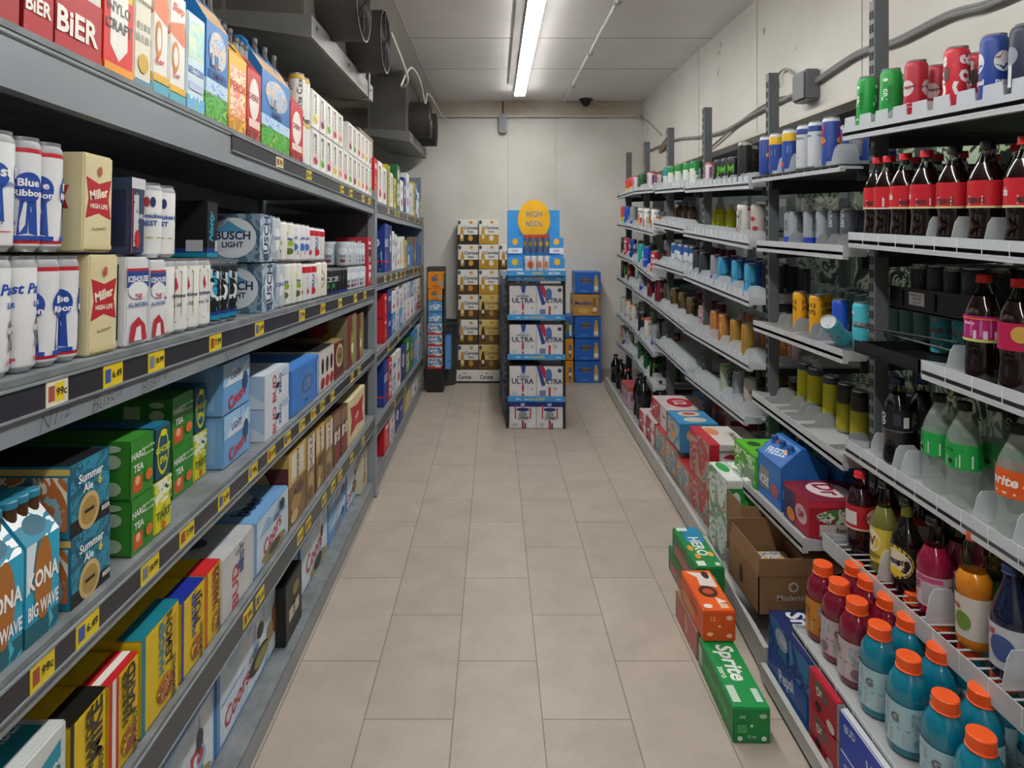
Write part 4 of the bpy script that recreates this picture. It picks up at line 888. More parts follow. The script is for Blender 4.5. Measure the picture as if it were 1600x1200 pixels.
LC(3, 268, 302, G['green_tea'], .132, X=-.84, z=.132, dp=.28, tier='upper tier'); LC(3, 303, 323, G['navy_yellow'], .132, X=-.84, z=.132, dp=.28, tier='upper tier')
LC(3, 349, 391, G['coors_box'], .155, X=-.80, dp=.26, tier='lower tier'); LC(3, 348, 390, G['coors_box'], .157, X=-.80, z=.157, dp=.26, tier='upper tier')
LC(3, 413, 451, G['bud_box'], .107, dp=.26, tier='lower tier'); LC(3, 413, 451, G['bud_box'], .11, z=.109, dp=.26, tier='upper tier')
LC(3, 455, 498, G['blue_box'], .18, dp=.30)
LC(3, 499, 522, G['reds_box'], .185, dp=.3); LC(3, 523, 537, G['maroon_disc'], .18, dp=.3); LC(3, 543, 557, G['bottle_art'], .30, dp=.2); LC(3, 558, 568, G['bottle_art'], .26, dp=.2)
LC(3, 538, 552, G['heine'], .26, dp=.2, X=-1.05, tier='rear'); LC(3, 569, 583, G['white_band'], .34, dp=.35, X=-.86)
for a, b, k, h in [(600, 605, 'red_box', .17), (605.5, 612, 'blue_dark', .18), (612.5, 618, 'pack_bl', .16), (618.5, 624, 'pack_wh', .17), (624.5, 629, 'pack_bl', .15), (629.5, 635, 'pack_wh', .17), (635.5, 641, 'slim_peach', .17), (641.5, 646, 'slim_cherry', .17), (646.5, 651, 'pack_wh', .17), (651.5, 656, 'red_cart', .17), (656.5, 661, 'pack_yel', .17)]:
    LC(3, a, b, G[k], h, dp=.3, tier='lower tier'); LC(3, a, b, G[k if k in ('red_box', 'blue_dark', 'pack_yel') else R.choice(['pack_bl', 'pack_wh', 'mix_white'])], h, z=h+.003, dp=.3, tier='upper tier')
# fourth shelf
LC(4, -10, 104, G['white_teal'], .23, dp=.32); LC(4, 107, 166, G['mikes_black'], .205, dp=.36); LC(4, 168, 217, G['mikes_redstripe'], .20, dp=.36); LC(4, 219, 280, G['mikes_teal'], .215, dp=.36)
LC(4, 282, 320, G['mikes_blue'], .195, dp=.36); LC(4, 321, 345, G['mikes_red'], .195, dp=.36); LC(4, 346, 396, G['silver_box'], .185, dp=.36)
LC(4, 397, 450, G['coors_tall'], .18, dp=.36)
for i, (a, b, k) in enumerate([(40, 104, 'white_teal'), (107, 166, 'mikes_black'), (168, 217, 'mikes_redstripe'), (219, 280, 'mikes_teal'), (282, 345, 'mikes_blue')]): LC(4, a, b, G[k], .19, dp=.3, X=-1.14, tier='rear')
LC(4, 330, 372, G['silver_box'], .14, z=.19, dp=.3, X=-.98, tier='pile top')
LC(4, 374, 425, G['coors_box'], .13, z=.185, dp=.3, X=-1.0, tier='pile top')
LC(4, 450, 478, G['brown_tall'], .31, dp=.22); LC(4, 479, 492, G['tan_tall'], .28, dp=.22); LC(4, 493, 507, G['brown_tall'], .275, dp=.22); LC(4, 508, 520, G['tan_tall'], .26, dp=.22); LC(4, 521, 532, G['wine_tall'], .25, dp=.25); LC(4, 533, 543, G['wine_tall'], .24, dp=.25)
LC(4, 544, 570, G['highlife_red'], .24, dp=.25); LC(4, 562, 574, G['blue_dark'], .27, dp=.3, X=-1.08)
for a, b, k, h in [(600, 606, 'blue_dark', .36), (606.5, 612, 'redpack', .3), (612.5, 619, 'pack_wh', .3), (619.5, 626, 'mix_white', .3), (626.5, 633, 'mix_navy', .29), (633.5, 640, 'mix_green', .32), (640.5, 646, 'pack_gr', .28), (646.5, 652, 'pack_bl', .33), (652.5, 658, 'pack_wh', .34)]:
    LC(4, a, b, G[k], h, dp=.3)
# bottom deck
XD5 = -.83
LC(5, 20, 215, G['coors_big'], .24, dp=.30, X=XD5); LC(5, 216, 336, G['coors_big'], .24, dp=.28, X=XD5); LC(5, 338, 441, G['coors_bear'], .25, dp=.28, X=XD5)
LC(5, 446, 472, G['black_box'], .23, dp=.28, X=-.79); LC(5, 468, 512, G['coors_big'], .23, dp=.28, X=XD5)
LC(5, 513, 540, G['coors_box'], .115, dp=.28, tier='lower tier', X=XD5); LC(5, 513, 540, G['coors_box'], .115, z=.117, dp=.28, tier='upper tier', X=XD5)
LC(5, 541, 562, G['coors_bear'], .23, dp=.28, X=XD5); LC(5, 564, 577, G['cream_box'], .24, dp=.28, X=-.80)
for i, (a, b) in enumerate([(60, 200), (210, 330), (350, 430)]): LC(5, a, b, G['coors_box'], .2, dp=.25, X=-1.16, tier='rear')
for a, b, k, h in [(600, 609, 'red_box', .30), (609.5, 617, 'pack_wh', .33), (617.5, 624, 'mix_navy', .36), (624.5, 630, 'blue_dark', .28), (630.5, 636, 'pack_yel', .3), (636.5, 645, 'cream_box', .34), (645.5, 652, 'mix_white', .32), (652.5, 658, 'cream_box', .36)]:
    LC(5, a, b, G[k], h, dp=.3)
LC(5, 604, 608, G['red_box'], .05, z=.302, dp=.15, X=-.84, tier='pile top')

# ------------------------------------------------------------------ corner display, waste bin, stacks on the back wall, centre display
st = empty('display_stand', (-.62, 6.78, 0)); tag(st, 'small black based rack of cartons beside the waste bin', 'display stand')
a = MB(); a.box(-.085, .085, 0, .19, 0, .24, '#1a1a1b'); a.build('base', st)
a = MB(); a.rbox(-.088, -.078, .0, .19, .24, 1.30, '#3a3c3f', r=.002); a.rbox(.092, .10, .0, .19, .24, 1.24, '#3a3c3f', r=.002); a.box(-.088, .10, .19, .20, .24, 1.3, '#3a3c3f'); a.build('frame', st)
z = .245
for i in range(6):
    carton(D['mixed_pack'] if i < 4 else D['pack_bl'], .15, .17, .115, (-.695, 6.785, z), 0, 'corner stand', z); z += .118
carton(D['blue_bag'], .055, .17, .34, (-.515, 6.80, .24), 0, 'corner stand front', 0)
carton(D['orange_pack'], .15, .17, .12, (-.695, 6.79, z), 0, 'corner stand', z); z += .123
carton(D['orange_pack'], .17, .17, .17, (-.697, 6.79, z), 0, 'corner stand', z + .01)
b = empty('trash_can', (-.545, 7.18, 0)); tag(b, 'tall dark grey round waste bin with a clear liner', 'trash can')
a = MB(); a.lathe([(.115, .0), (.12, .02), (.155, .60), (.16, .66), (.172, .665), (.172, .69), (.155, .69), (.15, .6), (.11, .03), (.001, .03)], mat('#3c3f43', .5), n=32, cap1=False); a.build('bin_body', b)
a = MB(); pr = [(.1735 + .004*math.sin(i), z) for i, z in enumerate([.52, .56, .60, .64, .68, .697])] + [(.15, .697), (.14, .62)]
a.lathe(pr, clear('#c9ced2', .3, 1.1, alpha=.35), n=32, cap0=False, cap1=False); a.build('bin_liner', b)
base = empty('carton_plinth', (-.31, 7.22, 0)); tag(base, 'low white plinth lettered with crowned script under the carton stack', 'display base')
a = MB(); a.rbox(-.19, .62, -.02, .30, .02, .135, '#e3e2de', r=.003); a.box(-.18, .63, -.025, .30, 0, .02, '#1b1b1c')
for x in (-.02, .22, .46):
    vs, fs, _ = text2d('Corona', .03, .15); a.add([(x + p*.035, -.0212, .068 + q*.045) for p, q in vs], fs, '#232c3c')
    a.lathe([(.001, 0)], '#d89a2c') if False else None
    a.add([(x + .02*math.cos(t*PI/6), -.0212, .102 + .016*math.sin(t*PI/6)) for t in range(7)], [list(range(7))], '#d89a2c')
a.build('plinth_body', base)
for r_ in range(6):
    z = .145 + r_*.278
    c1 = ['cor_brown', 'cor_brown', 'cor_brown', 'cor_brown', 'cor_black', 'cor_black'][r_]; c2 = ['cor_cream', 'cor_cream', 'cor_cream', 'cor_gold', 'cor_gold', 'cor_gold'][r_]
    carton(D[c1], .222, .26, .270, (-.405 - .006*(r_ % 2), 7.24, z), 0, 'back wall tall stack', r_)
    carton(D[c2], .216, .26, .272, (-.175, 7.24, z), 0, 'back wall tall stack', r_)
    if r_ < 5: carton(D['cor_black' if r_ % 2 else 'cor_brown'], .222, .26, .270, (.050, 7.24, z), 0, 'back wall stack, right column', r_)
cols = [('modelo_blue', 'modelo_blue', 'modelo_blue', 'modelo_tan', 'modelo_blue'), ('modelo_orange', 'modelo_orange', 'modelo_green')]
for i, k in enumerate(cols[0]): carton(D[k], .285, .30, .236, (.885 - (.02 if i == 3 else 0), 7.20, .003 + i*.246), 0, 'stack right of display', i)
for i, k in enumerate(cols[1]): carton(D[k], .20, .28, .236, (.67, 7.23, .003 + i*.246), 0, 'short stack by display', i)

ds = empty('display_rack', (.12, 5.53, 0), -.03); tag(ds, 'black wire centre display rack with blue shelf strips', 'display rack')
fr = mat('#1c1c1e', .4)
for nm, xs_ in (('frame_post', (-.014, .470)),):
    for x in xs_:
        for y in (.02, .30):
            a = MB(); a.rbox(x-.01, x+.01, y-.01, y+.01, .0, 1.30, fr, r=.002); a.build(nm, ds)
SHZ = [.245, .60, .935, 1.265]
for i, z in enumerate(SHZ):
    a = MB(); a.box(-.005, .465, .0, .32, z, z+.012, fr); sh = a.build('shelf', ds)
    a = MB(); a.rbox(-.012, .475, -.012, -.004, z-.012, z+.034, '#3f96d6', r=.001)
    vs, fs, _ = text2d('100 CALORIES'); 
    a.add([(.24 + p*.016, -.0126, z+.011 + q*.018) for p, q in vs], fs, '#e2c62c'); 
    for x in (.08, .15, .42): 
        vs, fs, _ = text2d('ultra'); a.add([(x + p*.016, -.0126, z+.011 + q*.014) for p, q in vs], fs, '#dfe9f2')
    a.build('shelf_strip', sh)
rows = [('ultra_low', 'ultra_low', .003, .235, 'bottom row'), ('ultra_a', 'ultra_b', .262, .27, 'second row'), ('ultra_a', 'ultra_b', .618, .265, 'third row'), ('ultra_a', 'ultra_b', .952, .26, 'top row')]
for k1, k2, z, h, nm in rows:
    dx = 0.0
    carton(D[k1], .226, .27, h, (.125, 5.536, z), -.03, 'centre display ' + nm, 0); carton(D[k2], .222, .27, h, (.354, 5.529, z), -.03, 'centre display ' + nm, 1)
tr = empty('sampler_tray', (.12, 5.50, 1.30), -.03); tag(tr, 'blue stepped counter tray under the round yellow sign', 'display tray')
a = MB(); a.box(-.015, .475, -.02, .30, 0, .012, '#3f96d6'); a.rbox(-.02, .478, -.028, -.02, -.0, .045, '#3f96d6', r=.001)
for x, t in ((.10, 'REAL'), (.24, 'VODKA'), (.38, 'SELTZER')):
    vs, fs, _ = text2d(t); a.add([(x + p*.02, -.0287, .022 + q*.018) for p, q in vs], fs, '#e8eef4' if x != .24 else '#e8c72c')
a.build('tray_base', tr)
a = MB(); a.box(-.005, .465, .10, .29, .012, .17, '#2f86cc'); a.build('tray_step', tr)
sg = empty('display_sign', (.12, 5.79, 1.32), -.03); tag(sg, 'blue sign card with a large lettered yellow disc above the centre display', 'sign')
a = MB(); a.rbox(-.01, .455, .0, .008, .0, .54, '#349ae2', r=.001); a.build('card', sg)
a = MB(); n = 48
ring = [(.228 + .143*math.cos(2*PI*k/n), .455 + .178*math.sin(2*PI*k/n)) for k in range(n)]
a.prism(ring, 1, -.012, -.002, '#f7b90e')
for t, z in (('HIGH', .505), ('NOON', .42)):
    vs, fs, asp = text2d(t, .02); a.add([(.228 + p*.062*2.45/asp*.92, -.0125, z + q*.055) for p, q in vs], fs, '#5f86ac')
a.build('disc', sg)
for i, x in enumerate((-.01, .345)):
    carton(D['hn_pack'], .12 if i == 0 else .12, .10, .135, (.125 + x + (.0), 5.60, 1.484), -.03, 'centre tray upper step', i)
    carton(D['hn_pack'], .13, .085, .135, (.115 + x, 5.498, 1.314), -.03, 'centre tray lower step', i)
for i in range(4):
    can(D['hn_can_red'], .027, .165, (.277 + i*.056, 5.63 - .0, 1.484), R.uniform(0, 3), 'centre tray upper step', i)
    can(D['hn_can_white'], .027, .155, (.277 + i*.056, 5.54, 1.314), R.uniform(0, 3), 'centre tray lower step', i)
# goods on the side of the centre display
for j, y in enumerate((5.93, 6.27, 6.60)):
    for i in range(4): carton(D['hn_side'], .30, .34, .30, (.075 - .012*j, y + .29, .02 + i*.31 if i else .003), -PI/2, 'centre display left side level %s' % NUM[i+1], y)
# ------------------------------------------------------------------ right side: slotted posts and gravity shelves
PX = 1.385
PST = mat('#64686b', .5, .15); SLOT = mat('#191a1b', .7)
WHT = mat('#b6b9bc', .4); CLR = clear('#c8ced6', .3, 1.3, alpha=.80, trans=0); DIV = mat('#9ea1a3', .4); WIRE = mat('#bfc1c2', .4); BLK = mat('#141516', .35)
CLD = clear('#e0e6ea', .25, 1.3, alpha=.50, trans=0)
gd = empty('gondola_shelving', (1.45, 4.0, 0)); tag(gd, 'slotted post gravity shelving along the right wall', 'shelving')
gx, gy = 1.45, 4.0
POSTS = [(2.40, 2.52), (3.32, 2.475), (4.34, 2.495), (5.25, 2.505), (6.07, 2.505), (6.87, 2.505)]
for y, zt in POSTS:
    m = MB(); x = PX - gx; yy = y - gy
    m.rbox(x - .0, x + .055, yy - .018, yy + .018, 0, zt, PST, r=.003, seg=1)
    z = .2
    while z < zt - .03:
        for q in (-.012, .003): m.box(x - .0012, x, yy + q, yy + q + .009, z, z + .030, SLOT)
        for q in (.006, .030): m.box(x + q, x + q + .012, yy - .0192, yy - .018, z, z + .026, SLOT) if False else None
        z += .05
    m.build('slotted_post', gd)
for y, zt in [(1.45, 2.5)]:
    m = MB(); m.rbox(PX - gx, PX - gx + .055, y - gy - .018, y - gy + .018, 0, zt, PST, r=.003, seg=1); m.build('slotted_post', gd)
SHELVES = {}
def RS(key, pf, pn, X, style='tab', Xb=2.05, Yf=None, Yn=None, lip=.04, pitch=.078, ndiv=True):
    """one shelf: bottom of its front lip runs from the far end pf to the near end pn"""
    yf, yn = dY(pf[0], X), dY(pn[0], X); zf, zn = hz(pf[1], yf), hz(pn[1], yn)
    def ZL(y): return zf + (zn - zf) * (y - yf)/(yn - yf)
    if Yf: yf = Yf
    if Yn: yn = Yn
    SHELVES[key] = (X, yn, yf, ZL)
    def V(x, y, z): return (x - gx, y - gy, z)
    lm = {'tab': CLR, 'solid': WHT, 'wire': WHT, 'clear': CLR, 'black': BLK, 'clearwire': CLR}[style]
    dm = {'tab': CLD, 'solid': DIV, 'wire': CLD, 'clear': CLD, 'black': BLK, 'clearwire': CLD}[style]
    n = max(2, int(round((yf - yn)/pitch))); st = (yf - yn)/n
    # deck
    m = MB()
    td = .012
    if style in ('wire', 'clearwire'):
        k = int((yf - yn)/.038)
        for i in range(k + 1):
            y = yn + (yf - yn)*i/k
            m.tube([V(X + .01, y, ZL(y) + .022), V(Xb, y, ZL(y) + .022)], .003, WIRE, 5)
        for xx in (X + .15, X + .3, X + .45): m.tube([V(xx, yn, ZL(yn) + .018), V(xx, yf, ZL(yf) + .018)], .004, WIRE, 5)
    vs = [V(x, y, ZL(y) + t) for y in (yn, yf) for x in (X + (.0 if style not in ('wire', 'clearwire') else Xb - X - .08), Xb) for t in (.006, .006 + td)]
    m.add(vs, [(0,1,3,2), (4,6,7,5), (0,2,6,4), (1,5,7,3), (0,4,5,1), (2,3,7,6)], mat('#26282a', .45) if key in ((1,'a'), (1,'b'), (2,'a')) else mat('#a4a6a7', .5) if style in ('tab', 'clear', 'solid') else mat('#3a3c3e', .5))
    sh = m.build('shelf_deck', gd)
    # brackets under the shelf
    for y in (yn + .03, yf - .03):
        m = MB()
        vs = [V(x, y + t, z) for t in (-.006, .006) for x, z in ((PX, ZL(y) + .004), (Xb - .05, ZL(y) + .004), (Xb - .05, ZL(y) - .02), (PX, ZL(y) - .045))]
        m.add(vs, [(0,1,2,3), (7,6,5,4), (0,4,5,1), (1,5,6,2), (2,6,7,3), (3,7,4,0)], mat('#2e3032', .5))
        m.build('bracket', sh)
    # lip
    m = MB()
    if style == 'tab':
        for i in range(n):
            a, b = yn + st*i, yn + st*(i + 1); g = st*.13
            pts = [(a, 0), (b, 0), (b, lip*.75), (b - g, lip*.75), (b - g*1.3, lip*1.45), (a + g*1.3, lip*1.45), (a + g, lip*.75), (a, lip*.75)]
            vs = [V(X + t, y, ZL(y) + z) for t in (0, .003) for y, z in pts]; k = len(pts)
            m.add(vs, [list(range(k)), list(range(k, 2*k))[::-1]] + [[j, (j+1) % k, k + (j+1) % k, k + j] for j in range(k)], lm)
    else:
        for i in range(n):
            a, b = yn + st*i, yn + st*(i + 1)
            vs = [V(X + t, y, ZL(y) + z) for y in (a, b) for t in (0, .0035) for z in (0, lip)]
            m.add(vs, [(0,1,3,2), (4,6,7,5), (0,2,6,4), (1,5,7,3), (0,4,5,1), (2,3,7,6)], lm)
            if style in ('clear', 'wire'): m.add([V(X - .001 + t, a + q, ZL(a) + z) for q in (-.001, .001) for t in (0, .004) for z in (.002, lip)], [(0,1,3,2), (4,6,7,5), (0,2,6,4), (1,5,7,3), (0,4,5,1), (2,3,7,6)], '#dfe1e2')
    vs = [V(x, y, ZL(y) + z) for y in (yn, yf) for x in (X, X + .022) for z in (-.010, -.0005)]
    m.add(vs, [(0,1,3,2), (4,6,7,5), (0,2,6,4), (1,5,7,3), (0,4,5,1), (2,3,7,6)], WHT if style != 'black' else BLK)
    # end plates
    for y in (yn, yf):
        vs = [V(x, y + t, ZL(y) + z) for t in (-.0015, .0015) for x, z in ((X, 0), (X + .09, 0), (X + .09, lip*.7), (X, lip))]
        m.add(vs, [(0,1,2,3), (7,6,5,4), (0,4,5,1), (1,5,6,2), (2,6,7,3), (3,7,4,0)], lm)
    m.build('front_lip', sh)
    if ndiv: PENDING.append((key, X, yn, st, n, style, dm, ZL, sh))
PENDING, PLACED = [], []
def build_dividers():
    """dividers: low rails with a rounded upright tab near the front, one between each pair of lanes that the goods leave free"""
    for key, X, yn, st, n, style, dm, ZL, sh in PENDING:
        tall = {'tab': .060, 'solid': .062, 'wire': .10, 'clear': .085, 'black': .03, 'clearwire': .10}[style]
        xs_ = X + (.10 if style == 'solid' else .045)
        for i in range(1, n):
            y = yn + st*i; z0 = ZL(y) + .02
            clash = [q for q in PLACED if q[0] == key and abs(q[1] - y) < q[2] + .002 and q[3] < X + .42]
            if clash:
                q = min(clash, key=lambda t: abs(t[1] - y))
                y2 = q[1] + (q[2] + .004) * (1 if y >= q[1] else -1)
                if any(p[0] == key and abs(p[1] - y2) < p[2] + .002 and p[3] < X + .42 for p in PLACED) or not yn + .02 < y2 < yn + st*n - .02: continue
                y = y2
            tw = .075
            pts = [(X + .012, 0), (X + .012, .016), (xs_ - .012, .018), (xs_, tall*.8), (xs_ + .012, tall), (xs_ + tw - .014, tall), (xs_ + tw, tall*.8), (xs_ + tw + .01, .02), (X + .40, .018), (X + .40, 0)]
            vs = [(x - gx, y + t - gy, z0 + z) for t in (-.0012, .0012) for x, z in pts]; k = len(pts)
            mm = MB(); mm.add(vs, [list(range(k)), list(range(k, 2*k))[::-1]] + [[j, (j+1) % k, k + (j+1) % k, k + j] for j in range(k)], dm)
            mm.build('divider', sh)
def RN(key):
    bay, lv = key
    return '%s %s soda bay' % ({'a': 'top shelf', 'b': 'second shelf', 'c': 'third shelf', 'd': 'fourth shelf', 'e': 'fifth shelf', 'f': 'sixth shelf', 'g': 'lowest rack', 'h': 'floor deck'}[lv],
        ['', 'nearest', 'second', 'third', 'fourth', 'fifth', 'sixth'][bay])
def put(key, kind, px, D_, r, h, dx=.0, rot=None, row=0, z=.0, y=None, step=None):
    """a can or bottle seen at column px on shelf key, row counted from the aisle"""
    X, yn, yf, ZL = SHELVES[key]
    xc = X + .035 + r + dx
    if y is None: y = dY(px, xc)
    y = min(max(y, yn + r), yf - r)
    if row: xc += row * (step or (2*r + .006))
    PLACED.append((key, y, r, xc))
    nm = RN(key) + (' behind' if row == 1 else ' deep' if row else '')
    z = ZL(y) + .0195 + z
    if key[1] == 'h': z = ZL(y) + .02
    sl = (ZL(yf) - ZL(yn)) / (yf - yn)
    (can if kind == 'c' else bottle)(D_, r, h, (xc, y, z + abs(sl)*r*.0 + .001), (R.uniform(-.6, .6) - PI/2) if rot is None else rot, nm, y, tilt=float(math.atan(sl)))

XS = 1.30
RS((1,'a'), (1320, 215), (1600, 170), XS, 'tab', Yn=1.46, Yf=2.44, lip=.050, pitch=.098)
RS((1,'b'), (1325, 382), (1600, 409), XS, 'clear', Yn=1.46, Yf=2.40, lip=.046, pitch=.098)
RS((1,'d'), (1435, 585), (1600, 648), XS, 'clear', Yn=1.46, Yf=1.99, lip=.048, pitch=.098)
RS((1,'e'), (1320, 706), (1600, 893), XS, 'clear', Yn=1.42, Yf=2.42, lip=.052, pitch=.098)
RS((1,'f'), (1285, 853), (1600, 1140), 1.215, 'wire', Yn=1.30, Yf=2.42, lip=.050, pitch=.105, Xb=1.95)
RS((1,'g'), (1242, 994), (1384, 1206), 1.03, 'clear', Yn=1.2, Yf=2.26, lip=.030, pitch=.1, Xb=1.90, ndiv=False)
RS((2,'a'), (1183, 281), (1320, 262), XS, 'clear', lip=.012, pitch=.07, Yn=2.46, Yf=3.30)
RS((2,'b'), (1183, 389), (1325, 402), XS, 'solid', lip=.044, pitch=.075, Yn=2.44, Yf=3.24)
RS((2,'c'), (1175, 512), (1318, 565), XS, 'solid', lip=.042, pitch=.075, Yn=2.44, Yf=3.28)
RS((2,'d'), (1168, 620), (1304, 723), XS, 'solid', lip=.048, pitch=.075, Yn=2.44, Yf=3.30)
RS((2,'e'), (1143, 748), (1267, 874), 1.16, 'solid', lip=.05, pitch=.09, Yn=2.46, Yf=3.34, ndiv=False)
RS((3,'a'), (1070, 299), (1180, 290), XS, 'tab', lip=.04, Yn=3.34, Yf=4.46)
RS((3,'b'), (1066, 367), (1183, 387), XS, 'tab', lip=.045, Yn=3.34, Yf=4.50)
RS((3,'c'), (1066, 434), (1189, 482), XS, 'tab', lip=.045, Yn=3.34, Yf=4.50)
RS((3,'d'), (1065, 516), (1189, 588), XS, 'tab', lip=.045, Yn=3.34, Yf=4.50)
RS((3,'e'), (1069, 588), (1152, 654), XS, 'tab', lip=.045, Yn=3.40, Yf=4.46)
RS((4,'a'), (1022, 301), (1072, 296), XS, 'tab', lip=.04, Yn=4.50, Yf=5.30)
RS((4,'b'), (1019, 352), (1068, 362), XS, 'tab', lip=.04, Yn=4.50, Yf=5.35)
RS((4,'c'), (1019, 414), (1070, 430), XS, 'tab', lip=.04, Yn=4.50, Yf=5.35)
RS((4,'d'), (1021, 479), (1066, 515), XS, 'tab', lip=.04, Yn=4.50, Yf=5.35)
RS((4,'e'), (1017, 534), (1071, 584), XS, 'tab', lip=.04, Yn=4.46, Yf=5.35)
for lv, yl, yr in (('a', 303, 299), ('b', 357, 367), ('c', 411, 438), ('d', 452, 478), ('e', 515, 556), ('f', 557, 610)):
    RS((5, lv), (985, yl + (2 if lv != 'a' else 0)), (1020, yr), XS, 'tab', lip=.035, Yn=5.37, Yf=6.12, pitch=.09)
for lv, yl, yr in (('a', 310, 303), ('b', 353, 358), ('c', 400, 411), ('d', 436, 452), ('e', 493, 515), ('f', 538, 557)):
    RS((6, lv), (963, yl), (985, yr), XS, 'tab', lip=.035, Yn=6.15, Yf=6.95, pitch=.1)
# floor level decks
def base_deck(bay, X0, X1, y0, y1, z=.10, Xb=2.0):
    m = MB(); V = lambda x, y, z_: (x - gx, y - gy, z_)
    def q(t0, t1, z0, z1, mm):
        vs = [V(X + t, y, zz) for y, X in ((y0, X0), (y1, X1)) for t in (t0, t1) for zz in (z0, z1)]
        m.add(vs, [(0,1,3,2), (4,6,7,5), (0,2,6,4), (1,5,7,3), (0,4,5,1), (2,3,7,6)], mm)
    q(.02, .9, z - .02, z, mat('#8a8c8d', .5)); sh = m.build('base_deck', gd)
    m = MB(); q(0, .02, .018, z + .022, mat('#b4b4b0', .5, .1)); q(.03, .05, 0, .02, '#2a2a2a'); m.build('kick_plate', sh)
    SHELVES[(bay, 'h')] = (max(X0, X1), y0, y1, lambda y: z - .02)
base_deck(1, .965, .985, 1.2, 2.42, z=.05); base_deck(2, 1.0, 1.06, 2.43, 3.33); base_deck(3, 1.07, 1.10, 3.34, 4.40); base_deck(4, 1.10, 1.125, 4.41, 5.30); base_deck(5, 1.125, 1.15, 5.31, 6.12); base_deck(6, 1.15, 1.175, 6.13, 6.95)
# black trays of the nearest bay (third level)
m = MB(); V = lambda x, y, z_: (x - gx, y - gy, z_)
m.box(1.30-gx, 1.305-gx, 2.0-gy, 2.36-gy, 1.262-.022, 1.262+.018, BLK); m.box(1.30-gx, 2.0-gx, 2.0-gy, 2.36-gy, 1.236, 1.242, BLK)
m.box(1.30-gx, 2.0-gx, 2.0-gy, 2.005-gy, 1.236, 1.275, BLK); m.box(1.30-gx, 2.0-gx, 2.355-gy, 2.36-gy, 1.236, 1.275, BLK)
for x in (1.42, 1.60, 1.8): m.tube([V(x, 2.0, 1.30), V(x, 2.38, 1.30)], .004, BLK, 6)
m.tube([V(1.30, 2.36, 1.33), V(1.42, 2.0, 1.33)], .004, BLK, 6)
m.build('black_tray', gd)
m = MB(); m.box(1.44-gx, 1.445-gx, 1.98-gy, 2.38-gy, 1.395, 1.475, BLK); m.box(1.44-gx, 2.05-gx, 1.98-gy, 2.38-gy, 1.392, 1.400, BLK); m.box(1.44-gx, 2.05-gx, 1.975-gy, 1.98-gy, 1.395, 1.475, BLK)
for y in (2.13, 2.30): m.box(1.436-gx, 1.44-gx, y-gy, y+.012-gy, 1.41, 1.465, '#050506')
tr_ = m.build('black_tray', gd)
m = MB(); m.box(1.4372-gx, 1.439-gx, 2.185-gy, 2.265-gy, 1.418, 1.462, '#dcdcd6')
for i, t in enumerate(('FRONT CRAFT', 'HOPPY IPA', 'can 16 oz')):
    vs, fs, asp = text2d(t); m.add([V(1.4368, 2.225 - a*.0075, 1.452 - i*.012 + b*.0075) for a, b in vs], fs, '#44443f')
tag(m.build('tray_label', tr_), label='white printed label')

# ------------------------------------------------------------------ drink designs for the right side
d('c_green', 'tall green soda can', '#0f9a3c', front=[('t','7up',.5,.55,.13,'#e8f2ea',1), ('r',.2,.8,.2,.24,'#d8e8da'), ('e',.5,.8,.12,.03,'#e4efe6'), ('r',.62,.8,.4,.7,'#0c7a30')])
d('c_drp', 'tall dark red soda can', '#b01430', front=[('e',.5,.55,.34,.13,'#d8c4c8'), ('t','Dr Pepper',.5,.56,.10,'#7a1024',.1), ('r',.0,.9,.30,.31,'#e8dada'), ('r',.05,1,.24,.25,'#e8dada')])
d('c_red', 'tall red soda can with white script', '#c81830', front=[('t','Cola',.45,.55,.26,'#f0e8ea',1,.2), ('e',.82,.6,.14,.12,'#5a4c4c'), ('p',[(0,.1),(.5,.26),(1,.1),(1,.14),(.5,.32),(0,.16)],'#f0e8ea')])
d('c_blue', 'tall blue soda can with round mark', '#1a3f94', front=[('e',.45,.62,.34,.14,'#dfe3ea'), ('p',[(.14,.66),(.45,.76),(.76,.66),(.6,.62),(.3,.66)],'#c02838'), ('p',[(.14,.58),(.45,.5),(.76,.58),(.6,.6),(.3,.56)],'#1a3f94'), ('t','pepsi',.5,.34,.10,'#e8ecf2')])
d('c_navy', 'tall navy soda can', '#18223f', front=[('e',.5,.6,.3,.12,'#8a90a0'), ('r',.4,.6,.2,.5,'#d4d8de')])
d('c_rb', 'blue and silver energy can', '#27479a', shoulder='#c8ccd0', front=[('p',[(.1,.85),(.9,.6),(.9,.2),(.1,.45)],'#b9bfc8'), ('e',.5,.52,.2,.06,'#e0b420'), ('t','Red Bull',.5,.62,.09,'#c42030',1)])
d('c_rby', 'blue energy can with yellow band', '#2a4d9c', shoulder='#c8ccd0', bands=[(.72,.9,'#e3b423')], front=[('p',[(.1,.6),(.5,.5),(.9,.6),(.9,.45),(.5,.35),(.1,.45)],'#dfe3ea'), ('e',.5,.2,.2,.05,'#d43a2c')])
d('c_wrap', 'energy can behind pale paper wrap', '#c6cbd2', front=[('t','caffeine',.5,.7,.06,'#5a6478'), ('r',.1,.9,.55,.56,'#8a93a4'), ('r',.1,.9,.45,.46,'#8a93a4'), ('p',[(0,0),(.5,.3),(1,0)],'#3a60b0')], bands=[(.78,.9,'#27408c')])
d('c_silver', 'silver energy can with blue foot', '#8f969e', bands=[(.07,.25,'#1f3fae')], front=[('t','sugar',.5,.6,.12,'#4d545e',1), ('p',[(.1,.3),(.5,.42),(.9,.3),(.9,.25),(.1,.25)],'#d05a2c'), ('r',.1,.9,.5,.505,'#5d646e'), ('r',.1,.9,.75,.755,'#5d646e')])
d('c_dark', 'dark grey striped can', '#4c525a', front=[('r',.1,.9,.6,.61,'#8a9098'), ('r',.1,.9,.4,.41,'#8a9098'), ('t','zero',.5,.7,.1,'#a9aeb4',1)])
